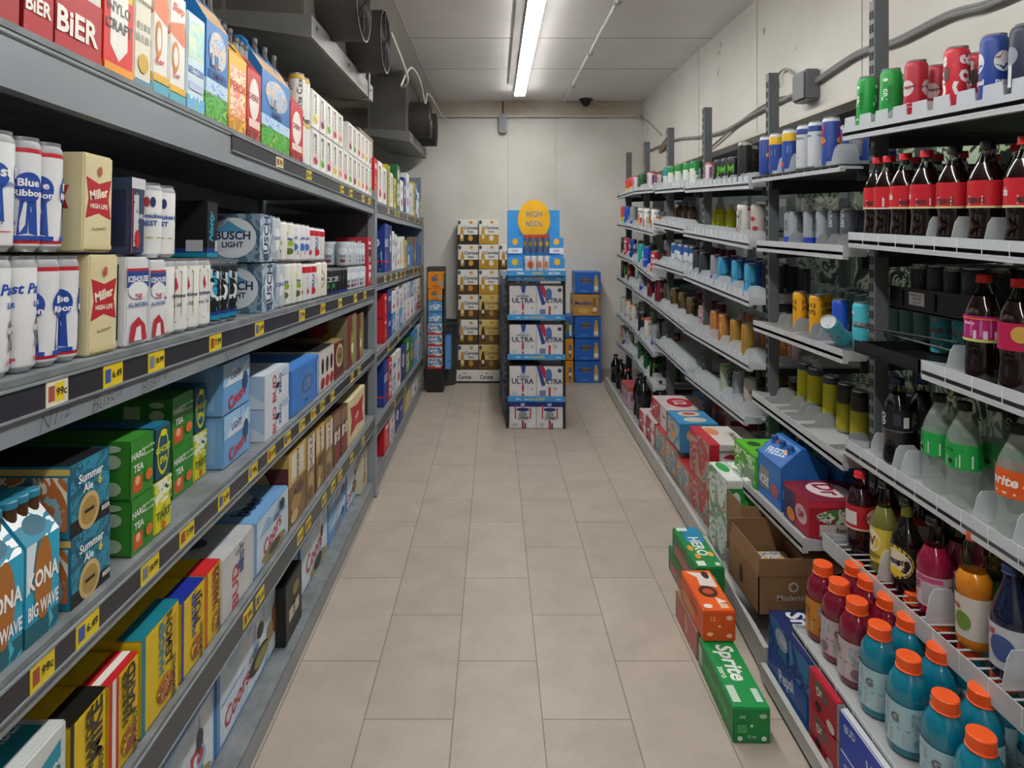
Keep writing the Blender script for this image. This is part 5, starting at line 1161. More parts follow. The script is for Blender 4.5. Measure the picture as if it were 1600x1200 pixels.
d('c_yel', 'tall amber yellow can', '#e2a212', front=[('t','VIBE',.5,.5,.22,'#7a5a14',1), ('r',.2,.8,.25,.26,'#8c6a1a')])
d('c_cobalt', 'tall cobalt blue can', '#1c4fc0', front=[('p',[(.3,.9),(.6,.6),(.4,.3),(.7,.1),(.5,.1),(.2,.3),(.4,.6),(.1,.9)],'#8ab0ea'), ('t','BLU',.6,.4,.09,'#d8e2f2')])
d('c_cyan', 'tall turquoise can', '#48b9cb', front=[('t','WAVE',.5,.55,.12,'#c8454e'), ('p',[(.1,.2),(.5,.5),(.9,.25),(.9,.18),(.5,.38),(.1,.14)],'#d8f0f2'), ('e',.6,.78,.16,.04,'#e8b8b0')])
d('c_teal', 'slim pale teal can', '#5f8f88', front=[('r',.3,.7,.2,.8,'#7faaa0')])
d('c_yelwrap', 'yellow can stack in shrink wrap', '#cfc91a', front=[('r',0,1,.32,.33,'#7c7a20'), ('r',0,1,.62,.63,'#7c7a20'), ('t','TEA',.5,.16,.1,'#3a5a20')], bands=[(.84,.9,'#3c4c66')], shoulder='#3c4c66')
d('c_olive', 'olive yellow can with dark top', '#a39a1a', bands=[(.6,.9,'#35331c')], shoulder='#2b2a1a', front=[('r',0,1,.3,.31,'#5c5814')])
d('c_grn2', 'white and green can', '#dfe5df', bands=[(.7,.9,'#1f8a3e')], shoulder='#1f8a3e', front=[('t','Ale',.5,.4,.2,'#1f7a3c',1), ('e',.5,.65,.2,.06,'#1f8a3e')])
d('c_teal2', 'teal topped white can', '#dce4e6', bands=[(.6,.9,'#1f8f8c')], shoulder='#1a7c78', front=[('t','bubly',.5,.35,.18,'#34606c',1)])
d('c_monster', 'black energy can with green mark', '#131614', front=[('t','M',.5,.6,.3,'#5fb92a'), ('r',.15,.25,.2,.5,'#5fb92a')])
d('c_ghost', 'pink and white slim can', '#d8c8d2', shoulder='#b8202e', front=[('t','GHOST',.5,.5,.2,'#a04468',1), ('r',.1,.3,.2,.8,'#6a4a7c')])
d('c_blacktall', 'tall matte black can', '#1b1b1d', shoulder='#a9abae', front=[('t','BLACK',.5,.55,.2,'#3a3b3e',1)])
d('c_az', 'tall white tea can with red cherries', '#cfcdc6', front=[('e',.3,.85,.14,.04,'#a8303a'), ('e',.5,.65,.14,.04,'#a8303a'), ('t','Arizona',.6,.5,.16,'#8a9aa4',1), ('e',.4,.3,.12,.05,'#c0676c')])
d('c_pinkw', 'grey can with red berry print', '#b2aca8', front=[('e',.4,.6,.2,.06,'#a8303a'), ('e',.6,.35,.2,.06,'#a8303a')])
d('c_gray', 'plain dark grey can', '#33363a', front=[('r',.3,.4,.1,.85,'#555960')])
d('c_sky', 'sky blue energy can', '#3795c4', front=[('t','Reign',.6,.4,.16,'#14323f',.4), ('r',.1,.2,.1,.85,'#2a7aa8'), ('r',.8,.9,.1,.85,'#62b4dc')])
d('c_pink', 'pale pink can', '#bfa3a6', front=[('t','CELSIUS',.5,.5,.2,'#8a4a54',1)])
d('c_orbl', 'orange and blue striped can', '#b9772c', front=[('r',0,.4,0,.9,'#4a7ab0'), ('t','Juice',.6,.5,.2,'#d8b88a',1), ('r',.4,.5,.07,.9,'#b04a2c')])
d('c_gold', 'gold and blue can', '#a8802a', front=[('r',.5,.9,.1,.85,'#3f668c'), ('r',0,1,.3,.31,'#5a4a20')])
d('c_palegreen', 'pale green and silver can', '#a9b5a4', shoulder='#7fa05c', front=[('t','Alani',.5,.5,.2,'#4d564d',1), ('e',.5,.8,.2,.05,'#7fb04a')])
d('c_bw', 'blue and white can', '#d3d8de', bands=[(.55,.9,'#27569c')], shoulder='#9aa6b4', front=[('e',.5,.62,.3,.08,'#dfe5ec'), ('t','C4',.5,.3,.16,'#27569c')])
d('c_aqua', 'aqua can with pale figure', '#22a8a0', front=[('e',.5,.5,.2,.2,'#d8eeee'), ('r',0,1,.1,.2,'#2a4fae')])
d('c_maroon', 'maroon can', '#6e1a30', front=[('t','G',.5,.55,.2,'#c8b0b8')])
d('c_bronze', 'bronze brown can', '#5c4a2c', front=[('e',.5,.5,.3,.2,'#3a2c18'), ('e',.5,.75,.2,.06,'#8c7440')])
d('c_ol2', 'dark olive can', '#3c3c26', front=[('e',.5,.5,.3,.2,'#5a5834')])
d('c_worange', 'white can with orange lid band', '#d4d0ca', shoulder='#d86a2c', front=[('t','BANG',.5,.5,.2,'#5a5a5e',1), ('e',.5,.2,.2,.06,'#d8782c')])
d('c_nvor', 'navy can with orange marks', '#1a1f38', front=[('e',.5,.7,.26,.08,'#c4622c'), ('r',.2,.8,.2,.3,'#3a4468')])
d('c_dgreen', 'dark green can', '#1c5c34', front=[('e',.5,.55,.3,.16,'#2f8a48'), ('t','M',.5,.55,.2,'#0e1210')])
d('c_redyel', 'red and yellow can', '#c8342c', bands=[(.07,.4,'#b9c81f')], front=[('e',.5,.6,.26,.1,'#e8782c')])
d('c_multi', 'white can with rainbow stripes', '#e2e2de', front=[('r',.1,.3,.1,.6,'#4aa83c'), ('r',.35,.55,.1,.7,'#e2872c'), ('r',.6,.85,.1,.5,'#c8303a'), ('t','AHA',.5,.8,.1,'#2a5a9c')])
COLA = mat('#140605', .08, coat=.6); PINKL = mat('#8a1038', .12, coat=.5); ORL = mat('#c87a14', .15, coat=.4); TEALL = mat('#0a7791', .12, coat=.6); REDL = mat('#770f2a', .12, coat=.6); NAVYL = mat('#0d1634', .1, coat=.6)
d('b_coke', 'cola bottle with red label and red cap', COLA, prof='soda', fill=.80, label='#c2182a', cap='#d32030', lab=(.37,.63),
  front=[('t','Cola',.3,.55,.5,'#f0e4e4',0,.25,.5), ('r',.62,.9,.12,.42,'#dcd4d0'), ('t','800',.72,.27,.2,'#3a2c2c'), ('r',0,1,0,.08,'#d8c89a')])
d('b_coke_or', 'cola bottle with orange patched red label', COLA, prof='soda', fill=.80, label='#c2182a', cap='#d32030', lab=(.37,.63),
  front=[('r',.1,.5,.1,.9,'#e2861c'), ('p',[(.15,.6),(.35,.9),(.5,.6)],'#e8e4dc'), ('r',.7,.9,.1,.5,'#dcd4d0'), ('r',0,1,0,.06,'#e8d8d8')])
d('b_coke_bk', 'cola bottle with red label and black cap', COLA, prof='soda', fill=.80, label='#bf1828', cap='#141416', lab=(.37,.63),
  front=[('r',.1,.5,.2,.9,'#a81424'), ('r',.52,.8,.12,.45,'#dcd4d0'), ('t','ZERO',.66,.28,.2,'#3a2c2c'), ('r',0,1,0,.08,'#cfc08a')])
d('b_cherry', 'dark soda bottle with magenta label', COLA, prof='soda', fill=.80, label='#a81c6a', cap='#e0281c', lab=(.38,.62),
  front=[('r',.1,.8,.2,.86,'#b86a9c'), ('t','Cherry',.4,.7,.16,'#f0d8e8'), ('r',.5,.9,.12,.44,'#d8ccd4'), ('r',0,1,0,.1,'#b4cc6a'), ('r',0,1,.86,.92,'#d86a3c')])
d('b_cherry2', 'dark soda bottle with crimson label', COLA, prof='soda', fill=.80, label='#b01448', cap='#e0281c', lab=(.38,.62),
  front=[('r',.2,.42,.15,.7,'#dcd0d4'), ('e',.8,.6,.14,.3,'#c8a04a')])
d('b_zero', 'black soda bottle with navy cap', mat('#08080b', .1, coat=.6), prof='soda', fill=.82, label='#131316', cap='#16285c', lab=(.42,.66),
  front=[('t','PEPSI',.3,.5,.22,'#d8dce2',1), ('e',.55,.5,.14,.3,'#1a1a1e'), ('t','GO',.55,.5,.3,'#c4c8ce',1), ('r',.8,.95,.3,.8,'#2a3044'), ('r',0,.12,.2,.7,'#c9ccd0'), ('r',0,1,0,.04,'#6a707c')])
W_ = clear('#b4c2bb', .06, 1.4, alpha=.30, trans=0)
d('b_sprite', 'clear soda bottle with green label', W_, prof='soda', fill=.80, label='#17a046', cap='#131513', lab=(.38,.62), shell=clear('#e2ece6', .06, 1.4, alpha=.26, trans=0),
  front=[('r',.4,.62,.1,.44,'#d6dcd6'), ('r',.66,.9,.1,.6,'#cfd6d0'), ('t','Sprite',.4,.72,.26,'#0d7a34',0,.2), ('e',.5,.28,.05,.1,'#2a2c2a'), ('r',0,.2,.1,.9,'#0f8c3c')])
d('b_orange', 'clear soda bottle with orange label', W_, prof='soda', fill=.80, label='#e05a1c', cap='#131513', lab=(.38,.62), shell=clear('#e2ece6', .06, 1.4, alpha=.26, trans=0),
  front=[('t','Sprite',.5,.55,.5,'#f4eee6',0,.2), ('r',.1,.9,.12,.2,'#f2d0b8')], rep=3)
d('b_punch', 'dark red juice bottle with red label', mat('#260710', .1, coat=.6), prof='soda', fill=.80, label='#b31d28', cap='#c8202c', lab=(.30,.60),
  front=[('e',.35,.55,.24,.4,'#8c1018'), ('e',.35,.55,.2,.34,'#d8b8b0'), ('t','BIG RED',.35,.55,.2,'#8c1018'), ('r',.62,.95,.2,.75,'#d2ccca'), ('r',0,1,.0,.08,'#e0b8b0')])
d('b_mist', 'cloudy bottle with yellow seal label', mat('#6d6f35', .15, coat=.5), prof='wine', fill=.72, label='#cfc04a', cap='#1e1e1e', lab=(.12,.50),
  front=[('e',.5,.6,.3,.34,'#e4dec8'), ('t','W',.5,.6,.3,'#6a3a2a'), ('e',.5,.2,.3,.08,'#8a7c2a')])
d('b_yellow', 'black wine bottle with yellow oval label', mat('#0b0908', .1, coat=.6), prof='wine', fill=.80, label='#1a1712', cap='#121214', lab=(.12,.50), shell=mat('#5c5f22', .15),
  front=[('e',.5,.52,.4,.46,'#d9b83a'), ('e',.5,.5,.36,.38,'#ddd6bc'), ('t','Dreams',.5,.55,.2,'#2a2a4c',.1), ('e',.5,.25,.2,.1,'#e2c22c')])
d('b_pink', 'magenta drink bottle with pale label', PINKL, prof='wine', fill=.70, label='#c7b8bc', cap='#121214', lab=(.10,.42), capr=.45,
  front=[('t','ROSE',.35,.62,.26,'#8a2c4c'), ('e',.32,.3,.16,.14,'#d87a4c'), ('r',.62,.9,.1,.7,'#a8a4a8'), ('r',.5,1,.8,.96,'#b8447c')])
d('b_ramune', 'ringed bottle of orange drink', ORL, prof='ringed', fill=.66, label='#c9c4ba', cap='#b8502c', lab=(.10,.46), capr=.38,
  front=[('e',.3,.3,.16,.2,'#d0502c'), ('e',.7,.4,.16,.22,'#6a8a3c'), ('t','Mango',.45,.72,.2,'#b8302c'), ('p',[(.1,.02),(.5,.12),(.9,.02)],'#d8a02c')])
d('b_green', 'ringed bottle of layered green drink', mat('#3a8a3c', .15, coat=.4), prof='ringed', fill=.60, label='#2a7f86', cap='#c8a02c', lab=(.14,.36), capr=.38, shell=clear('#e8c878', .08, 1.3))
d('b_navy', 'navy long neck bottle with pale label', NAVYL, prof='glass', fill=.92, label='#b9c0c8', cap='#1c2a54', lab=(.10,.48), shell=mat('#101c44', .1),
  front=[('t','BLUE',.4,.8,.16,'#b03444'), ('e',.66,.5,.2,.3,'#3a5488'), ('p',[(.2,.2),(.5,.4),(.6,.1)],'#c03a54')])
sh_ = mat('#a3123a', .15)
def sport(id, look, liq, lab1, lab2): 
    d(id, look, liq, prof='sport', fill=.9, label=lab1, cap='#ee5a1e', lab=(.10,.55), capr=.60, capz=(.865,1.0), shell=liq,
      front=[('r',0,1,.42,.46,lab2), ('r',.08,.5,.5,.9,art(lab1,'#8aa0a8',lab1,'#b86a3c',scale=50)), ('e',.3,.2,.16,.14,lab2), ('r',.6,.95,.1,.36,'#a9b0b4'), ('t','G',.72,.68,.2,'#6a6460')], rep=3)
sport('g_blue', 'teal sports drink bottle with orange cap', TEALL, '#a9c8d2', '#7da4b0')
sport('g_red', 'dark red sports drink bottle with orange cap', REDL, '#c0aeb2', '#8c6a72')
sport('g_amber', 'red sports drink bottle with amber label', REDL, '#c07a1c', '#8c2a2c')
d('b_yelsm', 'small bright yellow bottle', mat('#c9c514', .15), prof='soda', fill=.85, label='#b8c01a', cap='#c8841c')
d('b_brown', 'brown tea bottle', mat('#5e4630', .15), prof='soda', fill=.85, label='#6b5a44', cap='#2b2420')
d('b_black', 'black soft drink bottle', mat('#0c0c0e', .1, coat=.5), prof='soda', fill=.85, label='#1b1c20', cap='#101012', front=[('t','C',.5,.5,.6,'#9a9ca0')])
d('b_blackred', 'black bottle with red and white label', mat('#0f0b0b', .1, coat=.5), prof='soda', fill=.85, label='#8a2430', cap='#a02430', front=[('r',.2,.6,.2,.7,'#d0c4c4')])
d('b_clearb', 'clear water bottle', W_, prof='soda', fill=.8, label='#c8d0d4', cap='#d8dcde')

# ------------------------------------------------------------------ goods on the right shelves
G = D
K = (1,'a')
for px, n_ in ((1353, 'c_green'), (1390, 'c_green'), (1429, 'c_drp'), (1492, 'c_red'), (1550, 'c_blue'), (1598, 'c_navy')): put(K, 'c', px, G[n_], .033, .200)
for px, n_ in ((1412, 'c_green'), (1462, 'c_drp'), (1523, 'c_red'), (1575, 'c_navy')): put(K, 'c', px, G[n_], .033, .19, dx=.085)
K = (1,'b')
for px, n_ in ((1361, 'b_coke'), (1387, 'b_coke_or'), (1413, 'b_coke'), (1446, 'b_coke'), (1489, 'b_coke_bk'), (1540, 'b_coke_bk'), (1600, 'b_coke')): put(K, 'b', px, G[n_], .045, .295, rot=R.uniform(-.3, .3) - PI/2)
X, yn, yf, ZL = SHELVES[K]
for i in range(7): put(K, 'b', 0, G['b_coke'], .044, .29, y=1.62 + i*.112, row=1)
for i in range(6): put(K, 'b', 0, G['b_sprite' if i < 3 else 'b_coke'], .044, .29, y=1.62 + i*.112, row=3)
K = (1,'d')
put(K, 'b', 1535, G['b_cherry'], .045, .30); put(K, 'b', 1590, G['b_cherry2'], .045, .30)
for i in range(4): put(K, 'b', 0, G['b_cherry2'], .044, .29, y=1.52 + i*.12, row=2)
# cans on and around the black trays
for i in range(4):
    for j in range(4):
        can(G[['c_gray', 'c_blacktall'][(i+j) % 2]], .033, .155, (1.49 + j*.075, 2.03 + i*.082, 1.402), R.uniform(0, 6), 'the upper black tray row ' + NUM[j+1], i)
for i in range(3):
    can(G[['c_maroon', 'c_cyan', 'c_cyan'][i]], .033, .155, (1.56, 2.06 + i*.11, 1.243), R.uniform(0, 6), 'the lower black tray', i)
K = (1,'e')
put(K, 'b', 1402, G['b_zero'], .046, .300, rot=-PI/2-.2); put(K, 'b', 1440, G['b_zero'], .046, .30, dx=.09)
put(K, 'b', 1466, G['b_sprite'], .046, .300); put(K, 'b', 1505, G['b_sprite'], .046, .305, rot=-PI/2+.2); put(K, 'b', 1588, G['b_orange'], .046, .30, rot=-PI/2)
put(K, 'b', 1553, G['b_sprite'], .046, .300, dx=.10); put(K, 'b', 1500, G['b_sprite'], .046, .300, dx=.11); put(K, 'b', 1600, G['b_sprite'], .046, .300, dx=.14)
for i in range(5): put(K, 'b', 0, G['b_zero'], .045, .29, y=1.6 + i*.15, row=4)
K = (1,'f')
put(K, 'b', 1345, G['b_punch'], .046, .28, dx=.02); put(K, 'b', 1386, G['b_punch'], .046, .28, dx=.10); put(K, 'b', 1383, G['b_mist'], .043, .30, dx=.02); put(K, 'b', 1418, G['b_yellow'], .045, .29, dx=.02)
put(K, 'b', 1441, G['b_punch'], .046, .28, dx=.17); put(K, 'b', 1474, G['b_yellow'], .045, .29, dx=.13)
put(K, 'b', 1461, G['b_pink'], .046, .28, dx=.02); put(K, 'b', 1502, G['b_pink'], .046, .28, dx=.12); put(K, 'b', 1523, G['b_ramune'], .043, .31, dx=.02); put(K, 'b', 1562, G['b_green'], .043, .30, dx=.10); put(K, 'b', 1583, G['b_navy'], .048, .28, dx=.02)
put(K, 'b', 1602, G['b_ramune'], .043, .30, dx=.10)
for i in range(6): put(K, 'b', 0, G[['b_yellow', 'b_pink', 'b_mist'][i % 3]], .045, .28, y=1.55 + i*.13, row=3)
K = (1,'g')
gp = [('g_amber', 1283), ('g_red', 1309), ('g_red', 1337), ('g_blue', 1372), ('g_blue', 1417), ('g_blue', 1474), ('g_blue', 1529), ('g_red', 1600)]
X, yn, yf, ZL = SHELVES[K]
for n_, px in gp: put(K, 'b', px, G[n_], .050, .252, dx=-.008)
for n_, px in (('g_red', 1326), ('g_red', 1354), ('g_red', 1384), ('g_blue', 1416), ('g_blue', 1464), ('g_blue', 1530)): put(K, 'b', px, G[n_], .049, .25, dx=.10)
for i in range(7): put(K, 'b', 0, G['g_red' if i > 3 else 'g_blue'], .047, .25, y=1.45 + i*.12, row=2)
# second bay
K = (2,'a')
for px, n_ in ((1196, 'c_rb'), (1213, 'c_rby'), (1234, 'c_rby'), (1257, 'c_wrap'), (1275, 'c_wrap'), (1298, 'c_rb')): put(K, 'c', px, G[n_], .034, .200, dx=-.01)
for i in range(8): put(K, 'c', 0, G[['c_silver', 'c_rb'][i % 2]], .033, .19, y=2.52 + i*.1, row=2)
K = (2,'b')
for px, n_ in ((1228, 'c_silver'), (1243, 'c_silver'), (1266, 'c_silver'), (1286, 'c_silver'), (1305, 'c_dark'), (1325, 'c_dark')): put(K, 'c', px, G[n_], .030, .165, dx=.09)
for i in range(9): put(K, 'c', 0, G['c_dark' if i < 5 else 'c_silver'], .030, .165, y=2.50 + i*.09, row=3)
K = (2,'c')
for px, n_ in ((1250, 'c_yel'), (1276, 'c_yel'), (1313, 'c_cobalt')): put(K, 'c', px, G[n_], .031, .185, dx=.07)
put(K, 'c', 1292, G['c_yel'], .031, .185, dx=.15); put(K, 'c', 1347, G['c_cyan'], .033, .19, dx=.07)
for i in range(10): put(K, 'c', 0, G['c_teal'], .031, .185, y=2.50 + i*.083, row=4)
for i in range(10): put(K, 'c', 0, G['c_teal'], .031, .185, y=2.50 + i*.083, row=6)
X, yn, yf, ZL = SHELVES[K]
can(G['c_cyan'], .033, .19, (1.40, 2.62, ZL(2.62) + .052), 0, 'third shelf second soda bay lying tipped', 0, tilt=(math.radians(62), math.radians(10), -.9))
K = (2,'d')
for px, n_ in ((1257, 'c_yelwrap'), (1273, 'c_yelwrap'), (1298, 'c_yelwrap'), (1320, 'c_olive'), (1342, 'c_olive')): put(K, 'c', px, G[n_], .034, .21, dx=.12)
for i in range(3): put(K, 'c', 0, G['c_yelwrap' if i > 1 else 'c_olive'], .034, .21, y=2.52 + i*.1, row=4)
def rbox_px(key, px, D_, w, dp_, h, dx=0.0, z=0.0, rz=0.0, shape='box', tier='', y=None):
    """carton on the right whose near front lower corner is seen at column px"""
    X, yn, yf, ZL = SHELVES[key]; xc = X + .03 + dx
    if y is None: y = dY(px, xc)
    sl = (ZL(yf) - ZL(yn)) / (yf - yn)
    zz = ZL(y + w) + .0215 + z
    return carton(D_, w, dp_, h, (xc, y + w, zz), -PI/2 + rz, RN(key) + (' ' + tier if tier else ''), y, shape, tilt=float(math.atan(sl)))
d('r_green', 'bright green bottle carrier', '#4aa81e', top='#5ab82c', front=[('r',.05,.95,.1,.9,art('#4aa81e','#3a8a1c','#c9d4c0','#57c02a',scale=22)), ('t','Sprite',.5,.4,.2,'#e2eedc'), ('r',.5,.9,.1,.5,'#7a8c74')], topd=[('e',.3,.3,.14,.14,'#24501c'), ('e',.7,.3,.14,.14,'#24501c'), ('e',.3,.7,.14,.14,'#24501c'), ('e',.7,.7,.14,.14,'#24501c')])
d('r_blue', 'blue gabled bottle carrier', '#2468b4', front=[('r',.05,.95,.05,.95,'#2a6ebc'), ('r',.1,.5,.2,.7,'#8a7a6c'), ('t','ICEE',.3,.4,.22,'#d0dcea'), ('e',.75,.35,.16,.16,'#b05a4c')], slope=[('t','FREEZE',.5,.4,.3,'#c8d8ec',.2), ('e',.3,.75,.1,.08,'#c05a4c'), ('e',.75,.6,.1,.08,'#d8a05a')], neck='#2468b4', caps='#1c4f8c')
d('r_redbox', 'red and navy carton with round white logo', '#a31a30', top='#7c1c34', front=[('r',0,.45,0,.9,'#2a2458'), ('e',.7,.5,.22,.25,'#c8a0a8'), ('e',.3,.25,.16,.18,'#d87a2c'), ('t','DP',.7,.5,.2,'#8c1024')], end=[('r',0,1,.84,1,'#c83048'), ('e',.5,.6,.4,.2,art('#a31a30','#3a8a3c','#e0d8d0','#2a2458',scale=30)), ('r',.15,.85,.1,.4,'#c9c0bc'), ('t','fiesta',.5,.25,.14,'#5c3030')], topd=[('e',.45,.5,.36,.3,'#d8ccd0'), ('t','Dr',.45,.5,.3,'#8c1024')])
K = (2,'e')
rbox_px(K, 1236, G['r_green'], .27, .22, .15, dx=.01, y=3.0); rbox_px(K, 1236, G['r_green'], .2, .2, .14, dx=.24, y=3.05, tier='rear')
rbox_px(K, 1282, G['r_blue'], .24, .20, .26, dx=.02, shape='carrier', y=2.76); rbox_px(K, 1282, G['r_blue'], .24, .20, .25, dx=.25, shape='carrier', y=2.70, tier='rear')
rbox_px(K, 1245, G['r_redbox'], .22, .26, .145, dx=.015, y=2.50); rbox_px(K, 1245, G['r_redbox'], .22, .24, .14, dx=.29, y=2.51, tier='rear')
# third bay
K = (3,'a')
for px, n_, h in ((1110, 'c_ghost', .16), (1123, 'c_monster', .165), (1135, 'c_monster', .165), (1146, 'c_monster', .165), (1163, 'c_blacktall', .24)): put(K, 'c', px, G[n_], .034 if h < .2 else .037, h, dx=.02)
put(K, 'c', 1174, G['c_blacktall'], .037, .22, dx=.08); put(K, 'c', 1130, G['c_monster'], .033, .165, row=2); put(K, 'c', 1150, G['c_monster'], .033, .165, row=2)
K = (3,'b')
for px in (1112, 1128, 1142): put(K, 'b', px, G['b_yelsm'], .034, .19, dx=.15)
for px in (1100, 1120, 1136, 1150): put(K, 'b', px, G['b_yelsm'], .034, .19, dx=.30)
put(K, 'c', 1162, G['c_az'], .039, .20, dx=.0); put(K, 'c', 1184, G['c_pinkw'], .039, .20, dx=.03)
K = (3,'c')
for px, n_ in ((1089, 'c_gray'), (1100, 'c_gray'), (1118, 'c_silver'), (1130, 'c_sky'), (1152, 'c_sky'), (1172, 'c_sky')): put(K, 'c', px, G[n_], .033, .175, dx=.02)
for i in range(6): put(K, 'c', 0, G['c_gray' if i < 2 else 'c_cobalt'], .033, .17, y=3.5 + i*.12, row=2)
for i in range(6): put(K, 'c', 0, G['c_gray'], .033, .155, y=3.5 + i*.12, row=4)
K = (3,'d')
for px, n_ in ((1099, 'c_pink'), (1118, 'c_orbl'), (1131, 'c_orbl'), (1150, 'c_gold'), (1168, 'c_gold')): put(K, 'c', px, G[n_], .033, .175, dx=.03)
for i in range(7): put(K, 'c', 0, G['c_orbl' if i % 2 else 'c_pink'], .033, .165, y=3.45 + i*.12, row=3)
K = (3,'e')
for px, n_ in ((1134, 'c_palegreen'), (1155, 'c_silver'), (1172, 'c_pinkw')): put(K, 'c', px, G[n_], .034, .18, dx=.03)
for i in range(5): put(K, 'c', 0, G['c_bronze'], .033, .16, y=3.6 + i*.15, row=4)
# fourth bay
K = (4,'a')
for px, n_ in ((1034, 'c_teal2'), (1051, 'c_grn2'), (1062, 'c_grn2'), (1075, 'c_grn2'), (1087, 'c_grn2')): put(K, 'c', px, G[n_], .038, .185, dx=.02)
K = (4,'b')
for px in (1052, 1062, 1072, 1082): put(K, 'b', px, G['b_brown'], .036, .17, dx=.12)
K = (4,'c')
for px, n_ in ((1056, 'c_bw'), (1066, 'c_bw'), (1076, 'c_bw'), (1085, 'c_bw')): put(K, 'c', px, G[n_], .036, .18, dx=.02)
for i in range(5): put(K, 'c', 0, G['c_maroon'], .034, .15, y=4.6 + i*.14, row=4)
K = (4,'d')
for px, n_ in ((1040, 'c_ol2'), (1055, 'c_bronze'), (1067, 'c_bronze'), (1080, 'c_bronze')): put(K, 'c', px, G[n_], .036, .175, dx=.04)
for i in range(4): put(K, 'c', 0, G['c_maroon'], .034, .15, y=4.6 + i*.16, row=3)
K = (4,'e')
for i in range(4): put(K, 'c', 0, G[['c_gold', 'c_maroon'][i % 2]], .034, .15, y=4.6 + i*.16, row=4)
# fifth and sixth bays
rows5 = {(5,'a'): [(1001, 'c_dgreen'), (1018, 'c_ghost')], (5,'b'): [(1002, 'c_multi'), (1012, 'c_multi'), (1024, 'c_multi')], (5,'c'): [(1002, 'c_aqua'), (1011, 'c_cobalt'), (1023, 'c_red')],
         (5,'d'): [(996, 'c_teal2'), (1005, 'c_silver'), (1018, 'c_maroon'), (1030, 'c_maroon')], (5,'e'): [(998, 'c_nvor'), (1013, 'c_worange'), (1024, 'c_silver')], (5,'f'): [(994, 'c_dgreen'), (1003, 'c_dgreen'), (1012, 'c_dgreen'), (1022, 'c_monster')],
         (6,'a'): [(983, 'c_redyel'), (989, 'c_redyel'), (995, 'c_ghost')], (6,'b'): [(971, 'c_redyel'), (981, 'c_cobalt'), (990, 'c_silver')], (6,'c'): [(971, 'c_bronze'), (981, 'c_red'), (989, 'c_blue')],
         (6,'d'): [(970, 'c_gray'), (978, 'c_monster'), (986, 'c_maroon')], (6,'e'): [(974, 'c_palegreen'), (982, 'c_worange'), (990, 'c_worange')], (6,'f'): [(970, 'c_redyel'), (978, 'c_silver'), (985, 'c_az')]}
for K, L in rows5.items():
    for px, n_ in L: put(K, 'c', px, G[n_], .038, .19 if K[1] != 'a' else .16, dx=.0)
    X, yn, yf, ZL = SHELVES[K]
    for i in range(4): put(K, 'c', 0, G[L[i % len(L)][1]], .034, .16, y=yn + .1 + i*.17, row=2)
# floor decks of the far bays
K = (6,'h')
for px in (962, 970, 977): put(K, 'b', px, G['b_black'], .052, .29)
for px in (982, 990): put(K, 'b', px, G['b_blackred'], .05, .27)
K = (5,'h')
d('r_pinkpk', 'pale wrapped pack of pink lidded drinks', '#b9a4b8', top='#a84a50', front=[('e',.3,.5,.1,.2,'#b04a60'), ('e',.7,.5,.1,.2,'#5a6ca8'), ('r',0,1,.8,1,'#c05a4c')])
rbox_px(K, 0, G['r_pinkpk'], .30, .12, .19, y=5.78)
put(K, 'b', 0, G['b_black'], .060, .36, y=5.46)
put(K, 'b', 0, G['b_black'], .058, .36, y=5.59)
put(K, 'b', 0, G['b_black'], .055, .33, y=5.45, dx=.14)
d('r_rw', 'red and white soda carton', '#b8303a', top='#c8bcbc', front=[('r',0,.6,0,.85,art('#c8ccd4','#b8303a','#8a9cb8',scale=16)), ('r',.6,1,0,1,'#d2d2d0'), ('t','Coke',.8,.6,.2,'#a82430')], topd=[('e',.5,.5,.3,.3,'#b82c38'), ('t','12',.5,.5,.3,'#e0d8d8')], end=[('r',.1,.9,.1,.7,'#d0cfcc'), ('r',0,1,.8,1,'#b8303a'), ('e',.5,.4,.2,.16,'#a82430')])
d('r_bl', 'blue soda carton with round cups', '#3a86b4', top='#3f8fc0', front=[('r',.05,.95,.05,.9,art('#3a86b4','#d09a4c','#8ab8d0','#2a6a98',scale=18))], topd=[('e',.25,.5,.18,.3,'#d8ccb8'), ('e',.7,.5,.18,.3,'#c8c4b8'), ('e',.25,.5,.1,.18,'#b85a3c')], end=[('e',.3,.6,.14,.2,'#d0a86c'), ('e',.7,.4,.14,.2,'#a8b8c0')])
d('r_tanbl', 'tan soda carton with blue figures', '#a8947c', top='#b03038', front=[('r',.05,.95,.05,.9,art('#a8947c','#5a88a4','#c0ac90','#c0503c',scale=18))])
d('r_bigred', 'large white topped carton with red sides', '#c9c7c2', top='#d2cfc8', front=[('r',0,1,0,1,art('#8a7c70','#b02434','#a89c90','#6c7c5c',scale=12)), ('r',.0,.4,.85,1,'#c8303a')], end=[('r',0,.18,0,1,'#b01c30'), ('r',.18,1,.82,.88,'#8c8a86'), ('e',.38,.6,.16,.2,'#b02838'), ('t','DADA',.72,.5,.22,'#4c4844'), ('t','pizza',.75,.8,.2,'#a84a6c'), ('r',.2,1,0,.2,'#b0aeaa')], topd=[('r',0,1,.0,.2,'#c03040'), ('e',.3,.3,.2,.12,'#e08a5c'), ('t','Family',.6,.6,.18,'#7c6c5c')])
d('r_greenw', 'white topped green soda carton', '#d0d6d0', top='#dfe3df', front=[('r',0,1,0,1,art('#9fb8a8','#d0d6d0','#5a9a6c','#c08a9c',scale=14))], end=[('r',0,1,.0,.8,'#2a8a34'), ('e',.25,.5,.12,.2,'#d6dcd6'), ('e',.7,.4,.2,.2,'#64b84c')], topd=[('e',.3,.25,.26,.16,'#2fa048'), ('t','ZONE',.6,.6,.2,'#2c5a3c'), ('r',.1,.9,.78,.9,'#7cc08c')])
K = (4,'h')
